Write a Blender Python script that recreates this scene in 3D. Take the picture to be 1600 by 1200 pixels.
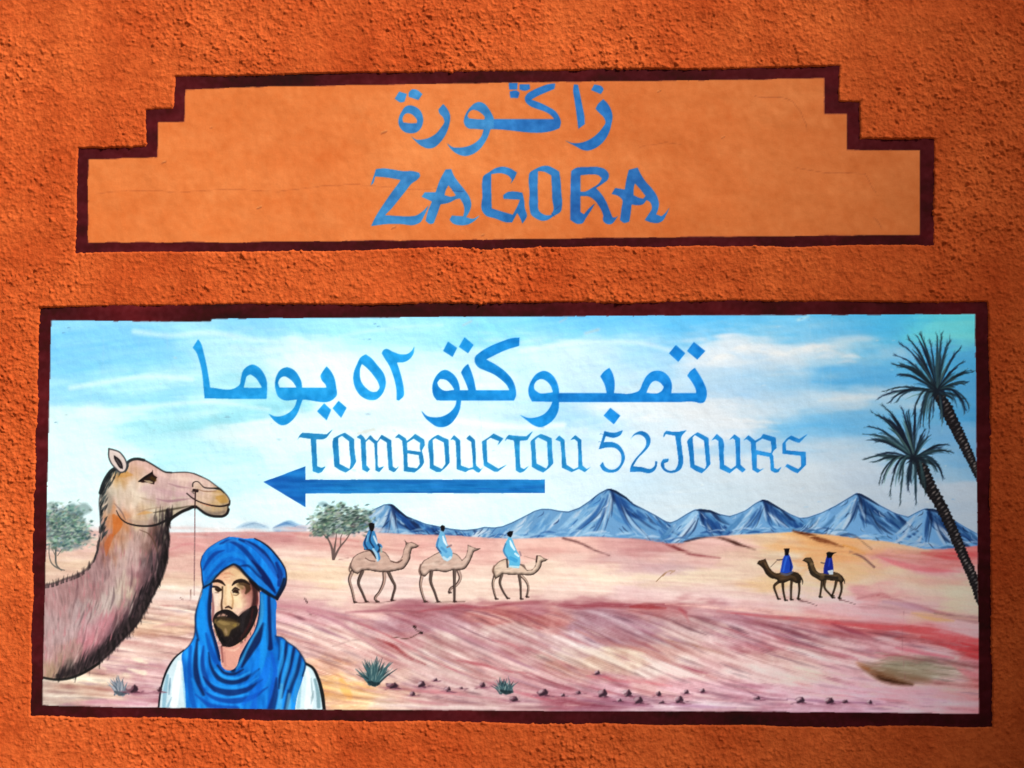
import bpy, math, random
import numpy as np
from mathutils import Matrix, Vector

for o in list(bpy.data.objects):
    bpy.data.objects.remove(o)
scene = bpy.context.scene
RNG = np.random.default_rng(7)
random.seed(7)

# ------------------------------------------------------------------ camera
# The wall is the plane y = 0, facing -Y.  One unit of the drawing sheet below
# (a hand-measured survey of the sign, 1600 x 1200 units) is about 2 mm.
FPX = 3000.0
MM = 0.002
HZ = 2.2                                     # height of the sheet's middle
ex = np.array([35800.0, 140.0, -FPX]); ex /= np.linalg.norm(ex)        # wall X in camera axes (right, up, forward)
ez = np.array([170.0, 38000.0, FPX]); ez -= ex * ex.dot(ez); ez /= np.linalg.norm(ez)
ey = np.cross(ez, ex)
if ey[2] < 0: ey = -ey                       # wall Y points away from the camera
R = np.stack([ex, ey, ez])                   # rows: world axes in camera coords -> R @ cam = world
c_right, c_up, c_fwd = R[:, 0], R[:, 1], R[:, 2]
DIST = FPX * MM
cam_pos = np.array([0, 0, HZ]) - c_fwd * DIST
cam = bpy.data.cameras.new('camera')
cam.sensor_width = 36.0
cam.lens = 36.0 * FPX / 1600.0
cam.clip_end = 500.0
cam_ob = bpy.data.objects.new('camera', cam)
scene.collection.objects.link(cam_ob)
m = Matrix(((c_right[0], c_up[0], -c_fwd[0], cam_pos[0]),
            (c_right[1], c_up[1], -c_fwd[1], cam_pos[1]),
            (c_right[2], c_up[2], -c_fwd[2], cam_pos[2]),
            (0, 0, 0, 1)))
cam_ob.matrix_world = m
scene.camera = cam_ob

# ------------------------------------------------------------------ world, sun, exposure
SUN_DIR = np.array([0.55, -0.53, 0.645]); SUN_DIR /= np.linalg.norm(SUN_DIR)   # from the wall towards the sun
world = bpy.data.worlds.new('World'); scene.world = world
world.use_nodes = True
wn = world.node_tree.nodes; wl = world.node_tree.links
bg = wn['Background']
sky = wn.new('ShaderNodeTexSky'); sky.sky_type = 'NISHITA'; sky.sun_disc = False
sky.sun_elevation = math.asin(SUN_DIR[2])
sky.sun_rotation = math.atan2(SUN_DIR[0], SUN_DIR[1])
sky.air_density = 1.0; sky.dust_density = 2.0; sky.altitude = 700
wl.new(sky.outputs[0], bg.inputs[0]); bg.inputs[1].default_value = 0.05
sun = bpy.data.lights.new('sun', 'SUN')
sun.energy = 5.0; sun.angle = math.radians(8.5); sun.color = (1.0, 0.95, 0.88)
sun_ob = bpy.data.objects.new('sun', sun); scene.collection.objects.link(sun_ob)
sun_ob.rotation_euler = Vector(SUN_DIR).to_track_quat('Z', 'Y').to_euler()
sun_ob.location = (4, -6, 8)
scene.view_settings.view_transform = 'Standard'
scene.view_settings.look = 'None'
scene.view_settings.gamma = 1.0
scene.view_settings.exposure = 0.62
scene.render.engine = 'CYCLES'

def to_wall(u, v):
    """sheet position -> point (x, z) of the wall plane y = 0"""
    u = np.asarray(u, float); v = np.asarray(v, float)
    a = (u - 800.0) / FPX; b = (600.0 - v) / FPX
    dx = c_fwd[0] + a * c_right[0] + b * c_up[0]
    dy = c_fwd[1] + a * c_right[1] + b * c_up[1]
    dz = c_fwd[2] + a * c_right[2] + b * c_up[2]
    t = -cam_pos[1] / dy
    return cam_pos[0] + t * dx, cam_pos[2] + t * dz

# ------------------------------------------------------------------ the painter: a paint sheet of vertices
W, H = 1600, 1200
sheet = np.zeros((H + 1, W + 1, 3), np.float32)          # sRGB 0..255 at every grid vertex
ids = np.zeros((H, W), np.int32)                         # which painted part owns each cell (0 = bare wall)
PARTS = [None]                                           # (name, parent index or thing key, label)
YY, XX = np.mgrid[0:H + 1, 0:W + 1].astype(np.float32)

def part(name, parent, label=None):
    PARTS.append((name, parent, label)); return len(PARTS) - 1

def fnoise(sx, sy, seed, shape=(H + 1, W + 1)):
    r = np.random.default_rng(seed)
    n = r.standard_normal(shape)
    fy = np.fft.fftfreq(shape[0])[:, None]; fx = np.fft.rfftfreq(shape[1])[None, :]
    g = np.exp(-2 * (math.pi ** 2) * ((fx * sx) ** 2 + (fy * sy) ** 2))
    n = np.fft.irfft2(np.fft.rfft2(n) * g, s=shape)
    return ((n - n.mean()) / n.std()).astype(np.float32)

def curve(pts, closed=True, sharp=52, step=2.0):
    """smooth a hand-measured outline, keeping sharp corners"""
    P = np.asarray(pts, float); n = len(P)
    T = np.zeros_like(P); corner = np.zeros(n, bool)
    for i in range(n):
        if not closed and i in (0, n - 1):
            corner[i] = True; continue
        a, b, c = P[i - 1], P[i], P[(i + 1) % n]
        d1, d2 = b - a, c - b
        l1, l2 = np.hypot(*d1) + 1e-9, np.hypot(*d2) + 1e-9
        cosv = max(-1, min(1, d1.dot(d2) / l1 / l2))
        if math.degrees(math.acos(cosv)) > sharp: corner[i] = True
        else:
            t = d1 / l1 * l2 + d2 / l2 * l1
            T[i] = t / (l1 + l2)
    out = []
    for i in range(n if closed else n - 1):
        j = (i + 1) % n
        a, b = P[i], P[j]; L = np.hypot(*(b - a))
        k = max(1, int(math.ceil(L / step)))
        ta = (b - a) / (L + 1e-9) if corner[i] else T[i]
        tb = (b - a) / (L + 1e-9) if corner[j] else T[j]
        for q in range(k):
            s = q / k
            h1 = 2*s**3 - 3*s**2 + 1; h2 = s**3 - 2*s**2 + s; h3 = -2*s**3 + 3*s**2; h4 = s**3 - s**2
            out.append(h1 * a + h2 * L * ta + h3 * b + h4 * L * tb)
    if not closed: out.append(P[-1])
    return np.array(out)

def box(x0, y0, x1, y1, pad=2):
    return max(0, int(x0) - pad), max(0, int(y0) - pad), min(W, int(x1) + pad + 1), min(H, int(y1) + pad + 1)

def poly_cov(pts, holes=(), ss=3):
    allp = [np.asarray(pts, float)] + [np.asarray(h, float) for h in holes]
    x0, y0 = allp[0].min(0); x1, y1 = allp[0].max(0)
    x0, y0, x1, y1 = box(x0, y0, x1, y1)
    nx, ny = x1 - x0 + 1, y1 - y0 + 1
    o = (np.arange(ss) + 0.5) / ss - 0.5
    ys = (y0 + np.arange(ny)[:, None] + o[None, :]).ravel()
    xs = (x0 + np.arange(nx)[:, None] + o[None, :]).ravel()
    cov = np.zeros((len(ys), len(xs) + 1), np.int32)
    for P in allp:
        Q = np.roll(P, -1, 0)
        for (ax, ay), (bx, by) in zip(P, Q):
            if ay == by: continue
            if ay > by: ax, ay, bx, by = bx, by, ax, ay
            r = np.nonzero((ys >= ay) & (ys < by))[0]
            if len(r) == 0: continue
            xc = ax + (ys[r] - ay) * (bx - ax) / (by - ay)
            k = np.searchsorted(xs, xc)
            np.add.at(cov, (r, k), 1)
    ins = (np.cumsum(cov, 1)[:, :-1] & 1).astype(np.float32)
    ins = ins.reshape(ny, ss, nx, ss).mean((1, 3))
    return (slice(y0, y1 + 1), slice(x0, x1 + 1)), ins

CLIP = None                                              # optional coverage that limits every brush (painted edges)

GRAIN = None                                             # optional dry-brush grain

def lay(sl, cov, col, pid, own=0.2):
    if GRAIN is not None: cov = cov * GRAIN[sl]
    if CLIP is not None: cov = cov * CLIP[sl]
    c = np.asarray(col, np.float32)
    s = sheet[sl]
    s += (c - s) * cov[..., None]
    if pid:
        m4 = np.maximum(np.maximum(cov[:-1, :-1], cov[1:, :-1]), np.maximum(cov[:-1, 1:], cov[1:, 1:]))
        y, x = sl
        sub = ids[y.start:y.stop - 1, x.start:x.stop - 1]
        sub[m4 > own] = pid

def fill(pts, col, pid=0, holes=(), a=1.0, smooth=True, sharp=52, own=0.2, blur=0, bold=0):
    P = curve(pts, sharp=sharp) if smooth else np.asarray(pts, float)
    Hs = [curve(h, sharp=sharp) if smooth else h for h in holes]
    sl, cov = poly_cov(P, Hs)
    if blur:
        for _ in range(blur):
            c2 = np.pad(cov, 1)
            cov = (c2[:-2, 1:-1] + c2[2:, 1:-1] + c2[1:-1, :-2] + c2[1:-1, 2:] + cov * 2) / 6
    if bold:
        c2 = np.pad(cov, 1)
        c2 = (c2[:-2, 1:-1] + c2[2:, 1:-1] + c2[1:-1, :-2] + c2[1:-1, 2:] + cov * 4) / 8
        cov = np.clip(c2 * (1 + bold), 0, 1)
    lay(sl, cov * a, col if np.ndim(col) < 3 else col[sl], pid, own)
    return sl, cov

def brush(pts, w, col, a=1.0, soft=1.0, pid=0, own=0.25, smooth=True):
    P = np.asarray(pts, float)
    if smooth and len(P) > 2: P = curve(P, closed=False, sharp=80, step=4.0)
    elif len(P) == 2 and np.ndim(w) and len(w) > 2: P = P[0] + (P[1] - P[0]) * np.linspace(0, 1, 5)[:, None]
    n = len(P)
    ww = np.interp(np.linspace(0, 1, n), np.linspace(0, 1, len(w)), w) if np.ndim(w) else np.full(n, float(w))
    r = ww / 2
    mr = r.max() + soft + 1
    x0, y0, x1, y1 = box(P[:, 0].min() - mr, P[:, 1].min() - mr, P[:, 0].max() + mr, P[:, 1].max() + mr, 1)
    if x1 <= x0 or y1 <= y0: return
    sl = (slice(y0, y1 + 1), slice(x0, x1 + 1))
    X, Y = XX[sl], YY[sl]
    cov = np.zeros(X.shape, np.float32)
    for i in range(n - 1):
        ax, ay = P[i]; dx, dy = P[i + 1] - P[i]
        L2 = dx * dx + dy * dy + 1e-9
        t = np.clip(((X - ax) * dx + (Y - ay) * dy) / L2, 0, 1)
        d = np.hypot(X - ax - t * dx, Y - ay - t * dy)
        rr = r[i] + (r[i + 1] - r[i]) * t
        np.maximum(cov, np.clip((rr - d) / soft + 0.5, 0, 1) * np.clip(rr * 2.2, 0, 1), out=cov)
    lay(sl, cov * a, col, pid, own)

def field(points, sx, sy, x0, y0, x1, y1, step=4):
    """colour field through measured paint samples"""
    gx = np.arange(x0, x1 + step, step, dtype=np.float32); gy = np.arange(y0, y1 + step, step, dtype=np.float32)
    GX, GY = np.meshgrid(gx, gy)
    acc = np.zeros(GX.shape + (3,), np.float32); wt = np.full(GX.shape, 1e-9, np.float32)
    for (px, py, c) in points:
        w_ = np.exp(-0.5 * (((GX - px) / sx) ** 2 + ((GY - py) / sy) ** 2)) + 1e-7 / (1 + ((GX - px) / sx) ** 2 + ((GY - py) / sy) ** 2)
        acc += w_[..., None] * np.asarray(c, np.float32); wt += w_
    return acc / wt[..., None], (x0, y0, step)

def sample(f, X, Y):
    A, (x0, y0, st) = f
    gx = np.clip((X - x0) / st, 0, A.shape[1] - 1.001); gy = np.clip((Y - y0) / st, 0, A.shape[0] - 1.001)
    ix = gx.astype(int); iy = gy.astype(int); fx = (gx - ix)[..., None]; fy = (gy - iy)[..., None]
    return (A[iy, ix] * (1 - fx) + A[iy, ix + 1] * fx) * (1 - fy) + (A[iy + 1, ix] * (1 - fx) + A[iy + 1, ix + 1] * fx) * fy

def wob(pts, amp, seed, step=5):
    """hand-painted edge: densify and let the line wander a little"""
    r = np.random.default_rng(seed); P = np.asarray(pts, float); out = []
    for i in range(len(P)):
        a, b = P[i], P[(i + 1) % len(P)]
        L = np.hypot(*(b - a)); k = max(1, int(L / step)); nrm = np.array([-(b - a)[1], (b - a)[0]]) / (L + 1e-9)
        w_ = np.convolve(r.standard_normal(k + 8), np.ones(5) / 5, 'same')[4:4 + k] * amp
        w_[0] = 0
        for q in range(k): out.append(a + (b - a) * q / k + nrm * w_[q])
    return np.array(out)

def scaled(x0, y0, s, pts):
    return [(x0 + x / s, y0 + y / s) for x, y in pts]

# ------------------------------------------------------------------ the two painted panels: outlines
SIGN_OUT = [(276, 121), (400, 118), (800, 112), (1200, 107), (1310, 104), (1310, 158), (1343, 160), (1344, 217), (1458, 218), (1457, 382),
            (1100, 384), (780, 386), (400, 392), (120, 394), (121, 300), (124, 232), (228, 229), (230, 174), (273, 172)]
SIGN_IN = [(290, 140), (400, 136), (800, 129), (1200, 124), (1288, 122), (1288, 178), (1323, 178), (1323, 234), (1437, 235), (1437, 367),
           (1100, 370), (780, 374), (400, 378), (138, 379), (138, 249), (246, 246), (247, 191), (288, 190)]
MURAL_OUT = [(62, 480), (400, 477), (700, 475), (1200, 472), (1541, 473), (1545, 600), (1548, 900), (1550, 1135), (1200, 1134),
             (780, 1128), (400, 1124), (200, 1121), (49, 1117), (52, 900), (57, 700)]
MURAL_IN = [(80, 500), (210, 502), (330, 502), (330, 498), (700, 495), (1200, 492), (1524, 491), (1526, 700), (1528, 935), (1530, 1115), (1200, 1112),
            (900, 1111), (540, 1109), (200, 1105), (66, 1102), (71, 900), (75, 700)]

def grow(pts, d):
    P = np.asarray(pts, float); c = P.mean(0); n = len(P); out = []
    area = 0.5 * np.sum(P[:, 0] * np.roll(P[:, 1], -1) - np.roll(P[:, 0], -1) * P[:, 1]); sg = 1 if area > 0 else -1
    for i in range(n):
        d1 = P[i] - P[i - 1]; d2 = P[(i + 1) % n] - P[i]
        n1 = np.array([d1[1], -d1[0]]) / np.hypot(*d1) * sg; n2 = np.array([d2[1], -d2[0]]) / np.hypot(*d2) * sg
        b = n1 + n2; b /= max(0.3, (b.dot(b)) / 2)
        out.append(P[i] + b * d)
    return np.array(out)

SIGN, MURAL = 'sign', 'mural'
# --- name sign ---
p_sign_border = part('painted_border', SIGN)
p_sign_panel = part('plaster_panel', SIGN)
MAROON = np.array([69, 13, 18], np.float32)
g1 = fnoise(16, 5, 11); g2 = fnoise(2, 2, 12); g3 = fnoise(50, 40, 13)
maroon = MAROON + (g1 * 5)[..., None] * np.array([1, .35, .4]) + (g2 * 2.5)[..., None] + (g3 * 8)[..., None] * np.array([1, .3, .3])
maroon = np.clip(maroon, 12, 150)
fill(grow(SIGN_OUT, 9), maroon, p_sign_border, smooth=False)
ORANGE = np.array([222, 118, 56], np.float32)
n1 = fnoise(60, 40, 21); n2 = fnoise(14, 9, 22); n3 = fnoise(3, 3, 23)
orange = ORANGE + n1[..., None] * np.array([2.5, 3.5, 3]) + n2[..., None] * np.array([1.6, 2.2, 2.2]) + n3[..., None] * np.array([1.5, 2, 2])
fill(wob(SIGN_IN, 0.7, 1), orange, p_sign_panel, smooth=False)
# hairline cracks and chips in the plaster
for pts, a in (([(150, 303), (200, 297), (280, 301), (350, 296), (430, 299), (500, 291), (560, 288), (640, 296), (720, 293)], .28),
               ([(1180, 150), (1225, 153), (1240, 160), (1252, 176), (1260, 195), (1262, 212)], .32),
               ([(1245, 262), (1290, 270), (1352, 272), (1362, 292), (1372, 305)], .3),
               ([(1000, 230), (1040, 222), (1070, 226)], .25), ([(1365, 340), (1375, 352), (1380, 362)], .4)):
    brush(wob(pts, 1.2, len(pts))[:-max(1, int(np.hypot(*(np.array(pts[0]) - pts[-1])) / 5))], 1.3, (135, 58, 28), a, 1.0, smooth=False)
for x, y, r in ((405, 325, 3), (256, 254, 3), (615, 356, 3), (754, 368, 2.4), (1030, 143, 2), (600, 207, 4), (900, 340, 1.6), (330, 200, 1.5), (1130, 215, 1.8)):
    brush([(x - r, y + r * .4), (x + r, y - r * .4)], r * .8, (140, 66, 34), .6, 1.2)
    brush([(x - r, y + r * .4 - 1.6), (x + r, y - r * .4 - 1.6)], r * .5, (245, 165, 100), .5, 1.2)

# --- mural ground coat ---
p_border = part('painted_border', MURAL)
p_sky = part('painted_sky', MURAL, 'painted pale blue sky with white cloud streaks')
p_sand = part('painted_sand', MURAL, 'painted pink and cream desert dunes in the foreground')
fill(grow(MURAL_OUT, 9), maroon, p_border, smooth=False)

SKY = [(90,510,(140,215,250)),(150,530,(125,205,252)),(200,520,(135,210,252)),(130,570,(135,212,252)),(230,560,(140,215,250)),(120,610,(170,230,252)),
(200,600,(180,238,252)),(215,620,(130,208,245)),(140,622,(140,210,248)),(90,650,(225,252,255)),(150,652,(215,252,255)),(130,700,(222,254,255)),(100,750,(225,254,255)),
(240,680,(185,238,248)),(310,660,(150,222,238)),(380,640,(150,220,238)),(330,690,(190,238,250)),(420,680,(225,248,252)),(330,740,(200,242,250)),(380,740,(205,245,252)),
(400,790,(225,250,255)),(450,800,(222,248,252)),(300,510,(150,220,252)),(420,508,(130,208,250)),(500,505,(140,215,252)),(340,522,(185,236,252)),(350,560,(185,235,252)),
(450,540,(225,250,255)),(520,570,(230,252,255)),(260,590,(190,240,252)),(300,640,(200,245,252)),(560,510,(160,228,252)),(640,520,(175,235,250)),(700,510,(150,222,250)),
(760,510,(130,210,248)),(850,520,(130,208,250)),(930,505,(110,195,242)),(1000,500,(105,192,242)),(1000,522,(140,212,248)),(580,550,(200,245,255)),(560,600,(235,254,255)),
(640,580,(215,248,255)),(700,600,(225,250,255)),(660,560,(200,240,252)),(800,570,(190,228,250)),(860,560,(210,238,250)),(920,545,(215,240,252)),(1000,560,(170,220,250)),
(960,590,(200,232,250)),(760,640,(190,228,252)),(830,650,(180,222,250)),(600,660,(215,240,252)),(700,650,(225,245,255)),(780,662,(240,252,255)),(640,700,(235,252,255)),
(760,700,(235,252,255)),(900,650,(180,222,248)),(870,690,(200,232,252)),(960,700,(235,248,255)),(1000,670,(225,242,252)),(900,760,(225,245,255)),(600,780,(215,248,255)),
(700,800,(228,250,255)),(800,790,(225,250,255)),(1020,640,(245,252,255)),(1000,750,(220,240,252)),(1060,508,(90,185,238)),(1100,505,(105,195,240)),(1200,510,(110,200,242)),
(1300,500,(95,190,235)),(1400,505,(75,178,220)),(1490,505,(85,190,200)),(1500,522,(110,200,200)),(1380,522,(95,190,230)),(1250,530,(110,195,240)),(1130,548,(225,232,238)),
(1190,542,(240,240,240)),(1280,545,(242,242,242)),(1330,555,(185,222,240)),(1250,562,(215,230,240)),(1150,572,(190,220,242)),(1200,590,(170,215,242)),(1100,590,(200,228,245)),
(1300,595,(100,185,235)),(1370,590,(95,182,232)),(1250,620,(190,220,240)),(1310,625,(220,230,235)),(1360,620,(208,225,235)),(1150,602,(180,215,242)),(1090,650,(238,243,248)),
(1150,657,(243,246,250)),(1060,640,(243,246,250)),(1200,640,(205,228,242)),(1250,656,(120,195,238)),(1320,660,(120,192,235)),(1200,690,(180,215,240)),(1280,690,(150,205,238)),
(1300,712,(215,228,238)),(1200,730,(225,235,242)),(1250,760,(225,235,242)),(1350,750,(215,228,240)),(1450,780,(215,228,240)),(1500,700,(130,190,230)),(1510,620,(85,170,220)),
(1520,560,(85,175,220)),(1450,560,(100,185,225)),(1500,800,(215,228,240)),(1100,740,(225,240,250)),(1100,780,(228,242,250)),(1420,640,(120,190,228)),(1440,720,(170,210,235)),
(120,800,(228,248,252)),(150,840,(235,235,235)),(300,830,(230,240,245)),(480,825,(215,235,245)),(600,832,(215,238,248))]
HORIZON = [(60, 824), (110, 828), (200, 832), (290, 832), (380, 831), (470, 830), (575, 831), (640, 835), (700, 836), (760, 840), (800, 842), (850, 840), (880, 839), (920, 838),
           (1000, 842), (1042, 849), (1067, 848), (1105, 839), (1143, 836), (1200, 833), (1244, 831), (1301, 836), (1344, 842), (1387, 846), (1416, 852), (1445, 858), (1474, 858), (1535, 852)]
hx, hy = np.array(HORIZON).T
# upper panel of sky
yb = slice(480, 880)
skyf = field(SKY, 42, 13, 50, 484, 1545, 880)
wx = fnoise(26, 10, 31)[yb] * 20 + fnoise(6, 2.4, 32)[yb] * 5
wy = fnoise(40, 8, 33)[yb] * 6 + fnoise(9, 2.2, 34)[yb] * 2.4
skyc = np.zeros_like(sheet); skyc[yb] = sample(skyf, XX[yb] + wx, YY[yb] + wy)
st = fnoise(30, 2.2, 35) * .6 + fnoise(12, 1.3, 36) * .4 + fnoise(50, 6, 37) * .6
st = st[((YY + .09 * XX + 14 * np.sin(XX / 170)).astype(int)) % H, XX.astype(int)]
skyc += st[..., None] * np.array([4.6, 2.9, 1.5]) * np.clip((250 - skyc[..., :1]) / 60, .25, 1)
mur_in = wob(MURAL_IN, 0.5, 2)
sl_in, cov_in = poly_cov(mur_in)
CLIP = np.zeros((H + 1, W + 1), np.float32); CLIP[sl_in] = cov_in
lay(sl_in, cov_in, skyc[sl_in], p_sky)
# cloud brush strokes
r = np.random.default_rng(5)
for k in range(260):
    x = r.uniform(80, 1520); y = r.uniform(500, 800)
    L = r.uniform(30, 110); s_ = r.uniform(-.10, .02)
    c0 = sheet[int(y), int(x)]
    light = r.random() < .6
    c = np.minimum(255, c0 + (np.array([24, 13, 6]) if light else np.array([-22, -13, -3])))
    brush([(x - L / 2, y - s_ * L / 2 + r.uniform(-2, 2)), (x, y + r.uniform(-3, 1)), (x + L / 2, y + s_ * L / 2)], [0, r.uniform(2, 7), 0], c, r.uniform(.12, .32), 4.5)
for pts, w, c, a in (([(110, 606), (170, 596), (230, 588), (300, 592)], 7, (225, 250, 253), .6), ([(210, 518), (260, 524), (330, 520), (400, 532), (470, 536)], 8, (215, 246, 253), .6),
                     ([(470, 540), (560, 520), (640, 510), (690, 508)], 5, (200, 244, 252), .6), ([(815, 548), (870, 540), (950, 534), (1000, 536), (1050, 548)], 6, (225, 244, 252), .6),
                     
                     ([(700, 655), (760, 664), (820, 668), (880, 664)], 9, (246, 252, 255), .7),
                     ([(1280, 626), (1320, 622), (1370, 620)], [2, 9, 3], (232, 234, 234), .6), ([(1270, 596), (1310, 598), (1360, 590), (1400, 587)], [1, 6, 1], (92, 180, 232), .7),
                     ([(80, 655), (200, 640), (330, 628), (420, 640)], 6, (228, 252, 254), .5), ([(1220, 672), (1280, 664), (1340, 668)], [1, 7, 1], (105, 188, 236), .6),
                     ([(250, 676), (300, 664), (350, 652), (400, 646)], [1, 12, 12, 1], (150, 220, 236), .45)):
    brush(pts, w, c, a, 6.0)
for k in range(70):                                                        # the puffed cloud bank at the upper right
    x = r.uniform(1105, 1335); top = np.interp(x, [1100, 1130, 1165, 1200, 1225, 1250, 1285, 1320, 1345], [562, 550, 537, 538, 546, 539, 535, 545, 556])
    y = top + abs(r.normal(0, 9)) + 3
    c = np.array([246, 243, 240]) if y - top < 12 else np.array([222, 232, 240])
    brush([(x - r.uniform(8, 20), y + 3), (x, y), (x + r.uniform(8, 20), y + 2.5)], [1, r.uniform(4, 9), 1], c, r.uniform(.25, .5), 4.5)
for k in range(50):
    x = r.uniform(1000, 1200); top = np.interp(x, [1000, 1040, 1070, 1110, 1150, 1200], [652, 640, 637, 646, 652, 655]); y = top + abs(r.normal(0, 6)) + 2
    brush([(x - r.uniform(8, 22), y + 2), (x, y), (x + r.uniform(8, 22), y + 1.5)], [1, r.uniform(3, 8), 1], (248, 250, 252), r.uniform(.25, .5), 4.0)
for x, y, w in ((925, 518, 10), (572, 674, 12), (730, 505, 6), (1255, 497, 8), (880, 500, 5)):       # rusty scuffs and chips
    brush([(x - w, y + 3), (x + w, y - 3)], w * .5, (205, 195, 175), .4, 4)
for x, y in ((585, 505), (592, 510), (1253, 498), (1262, 499), (100, 520), (108, 512), (577, 529), (1490, 780), (940, 678), (938, 690), (88, 660)):
    brush([(x - 2, y), (x + 2, y + 1)], 1.5, (90, 140, 175), .6, 1)
for k in range(150):
    x = r.uniform(85, 1515); y = r.uniform(505, 800); w = abs(r.normal(0, 1.2)) + .8
    brush([(x - w, y), (x + w, y + r.uniform(-1, 1))], [w * .6, w, w * .6], [(120, 160, 185), (205, 200, 188), (245, 250, 252), (150, 175, 190)][r.integers(4)], r.uniform(.2, .5), 1.4)
for k in range(26):
    x = r.uniform(85, 1515); y = r.uniform(498, 640); L = r.uniform(20, 90)
    brush([(x, y), (x + r.uniform(-2, 2), y + L * .5), (x + r.uniform(-3, 3), y + L)], [.6, r.uniform(1, 3), .4], [(190, 210, 222), (235, 240, 242), (170, 190, 200)][r.integers(3)], r.uniform(.08, .2), 2.5)
for pts in ([(745, 500), (752, 560), (748, 620), (756, 700)], [(1300, 495), (1298, 600), (1304, 720)], [(1110, 495), (1140, 506), (1180, 512), (1190, 522)]):
    brush(pts, 1.0, (150, 185, 205), .22, 1)

# --- far hills and mountains ---
for pts, c, a in (([(366, 826), (380, 818), (395, 815), (412, 820), (425, 826)], (165, 195, 220), .8), ([(425, 826), (438, 819), (452, 813), (464, 818), (480, 824), (478, 830), (430, 831)], (120, 165, 205), .85)):
    fill(pts, c, 0, a=a, blur=3)
brush([(428, 824), (447, 818), (462, 822)], [1, 5, 1], (50, 105, 170), .8, 2)
brush([(380, 822), (400, 818), (415, 823)], [1, 3, 1], (120, 150, 185), .7, 2)
RIDGE = [(560, 812), (575, 801), (585, 795), (600, 788), (608, 787), (614, 788), (622, 795), (635, 806), (650, 812), (665, 818), (685, 822), (705, 826), (725, 828), (745, 826), (757, 823), (772, 824), (785, 822),
         (800, 816), (820, 806), (835, 798), (845, 795), (860, 795), (875, 798), (888, 799), (905, 793), (920, 783), (935, 771), (948, 764), (953, 763), (962, 766), (978, 776), (990, 787), (1008, 796), (1025, 805),
         (1040, 814), (1048, 816), (1058, 812), (1072, 803), (1085, 796), (1095, 795), (1110, 797), (1125, 803), (1140, 806), (1150, 803), (1165, 797), (1180, 786), (1192, 780), (1200, 782), (1215, 791), (1235, 803),
         (1250, 809), (1262, 808), (1285, 800), (1305, 790), (1325, 778), (1338, 770), (1345, 771), (1358, 778), (1375, 789), (1400, 802), (1419, 807), (1432, 800), (1445, 794), (1460, 795), (1475, 803), (1490, 812), (1510, 824), (1532, 836)]
rx, ry = np.array(RIDGE).T
MOUNTAINS = [(560, 745, 610, 'small painted blue mountain behind the leading camel rider'), (745, 1048, 953, 'largest painted blue mountain, peaked, in the middle of the horizon'),
             (1048, 1140, 1092, 'low rounded painted blue mountain right of the largest one'), (1140, 1256, 1192, 'painted blue mountain above the pair of dark camels'),
             (1256, 1419, 1340, 'tall painted blue mountain left of the palm trunk'), (1419, 1534, 1449, 'painted blue mountain behind the palm trunk')]
r = np.random.default_rng(17)
xs = np.arange(558, 1535, 3.0)
slm, covm = fill(list(zip(xs, np.interp(xs, rx, ry))) + list(zip(xs[::-1], (np.interp(xs, hx, hy) + 3)[::-1])), (116, 160, 198), 0, smooth=False)
mids = {}
for (xa, xb, pk, lab) in MOUNTAINS:                                        # who owns which stretch of the range
    pid = part('painted_mountain', MURAL, lab); mids[pk] = pid
    C2 = np.zeros_like(CLIP); C2[slm] = covm
    m4 = np.maximum(np.maximum(C2[:-1, :-1], C2[1:, :-1]), np.maximum(C2[:-1, 1:], C2[1:, 1:])) > .2
    m4[:, :xa] = False; m4[:, xb:] = False; m4 &= ids == p_sky
    ids[m4] = pid
keep = CLIP
C2 = np.zeros_like(CLIP); C2[slm] = covm; CLIP = C2 * keep
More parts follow.
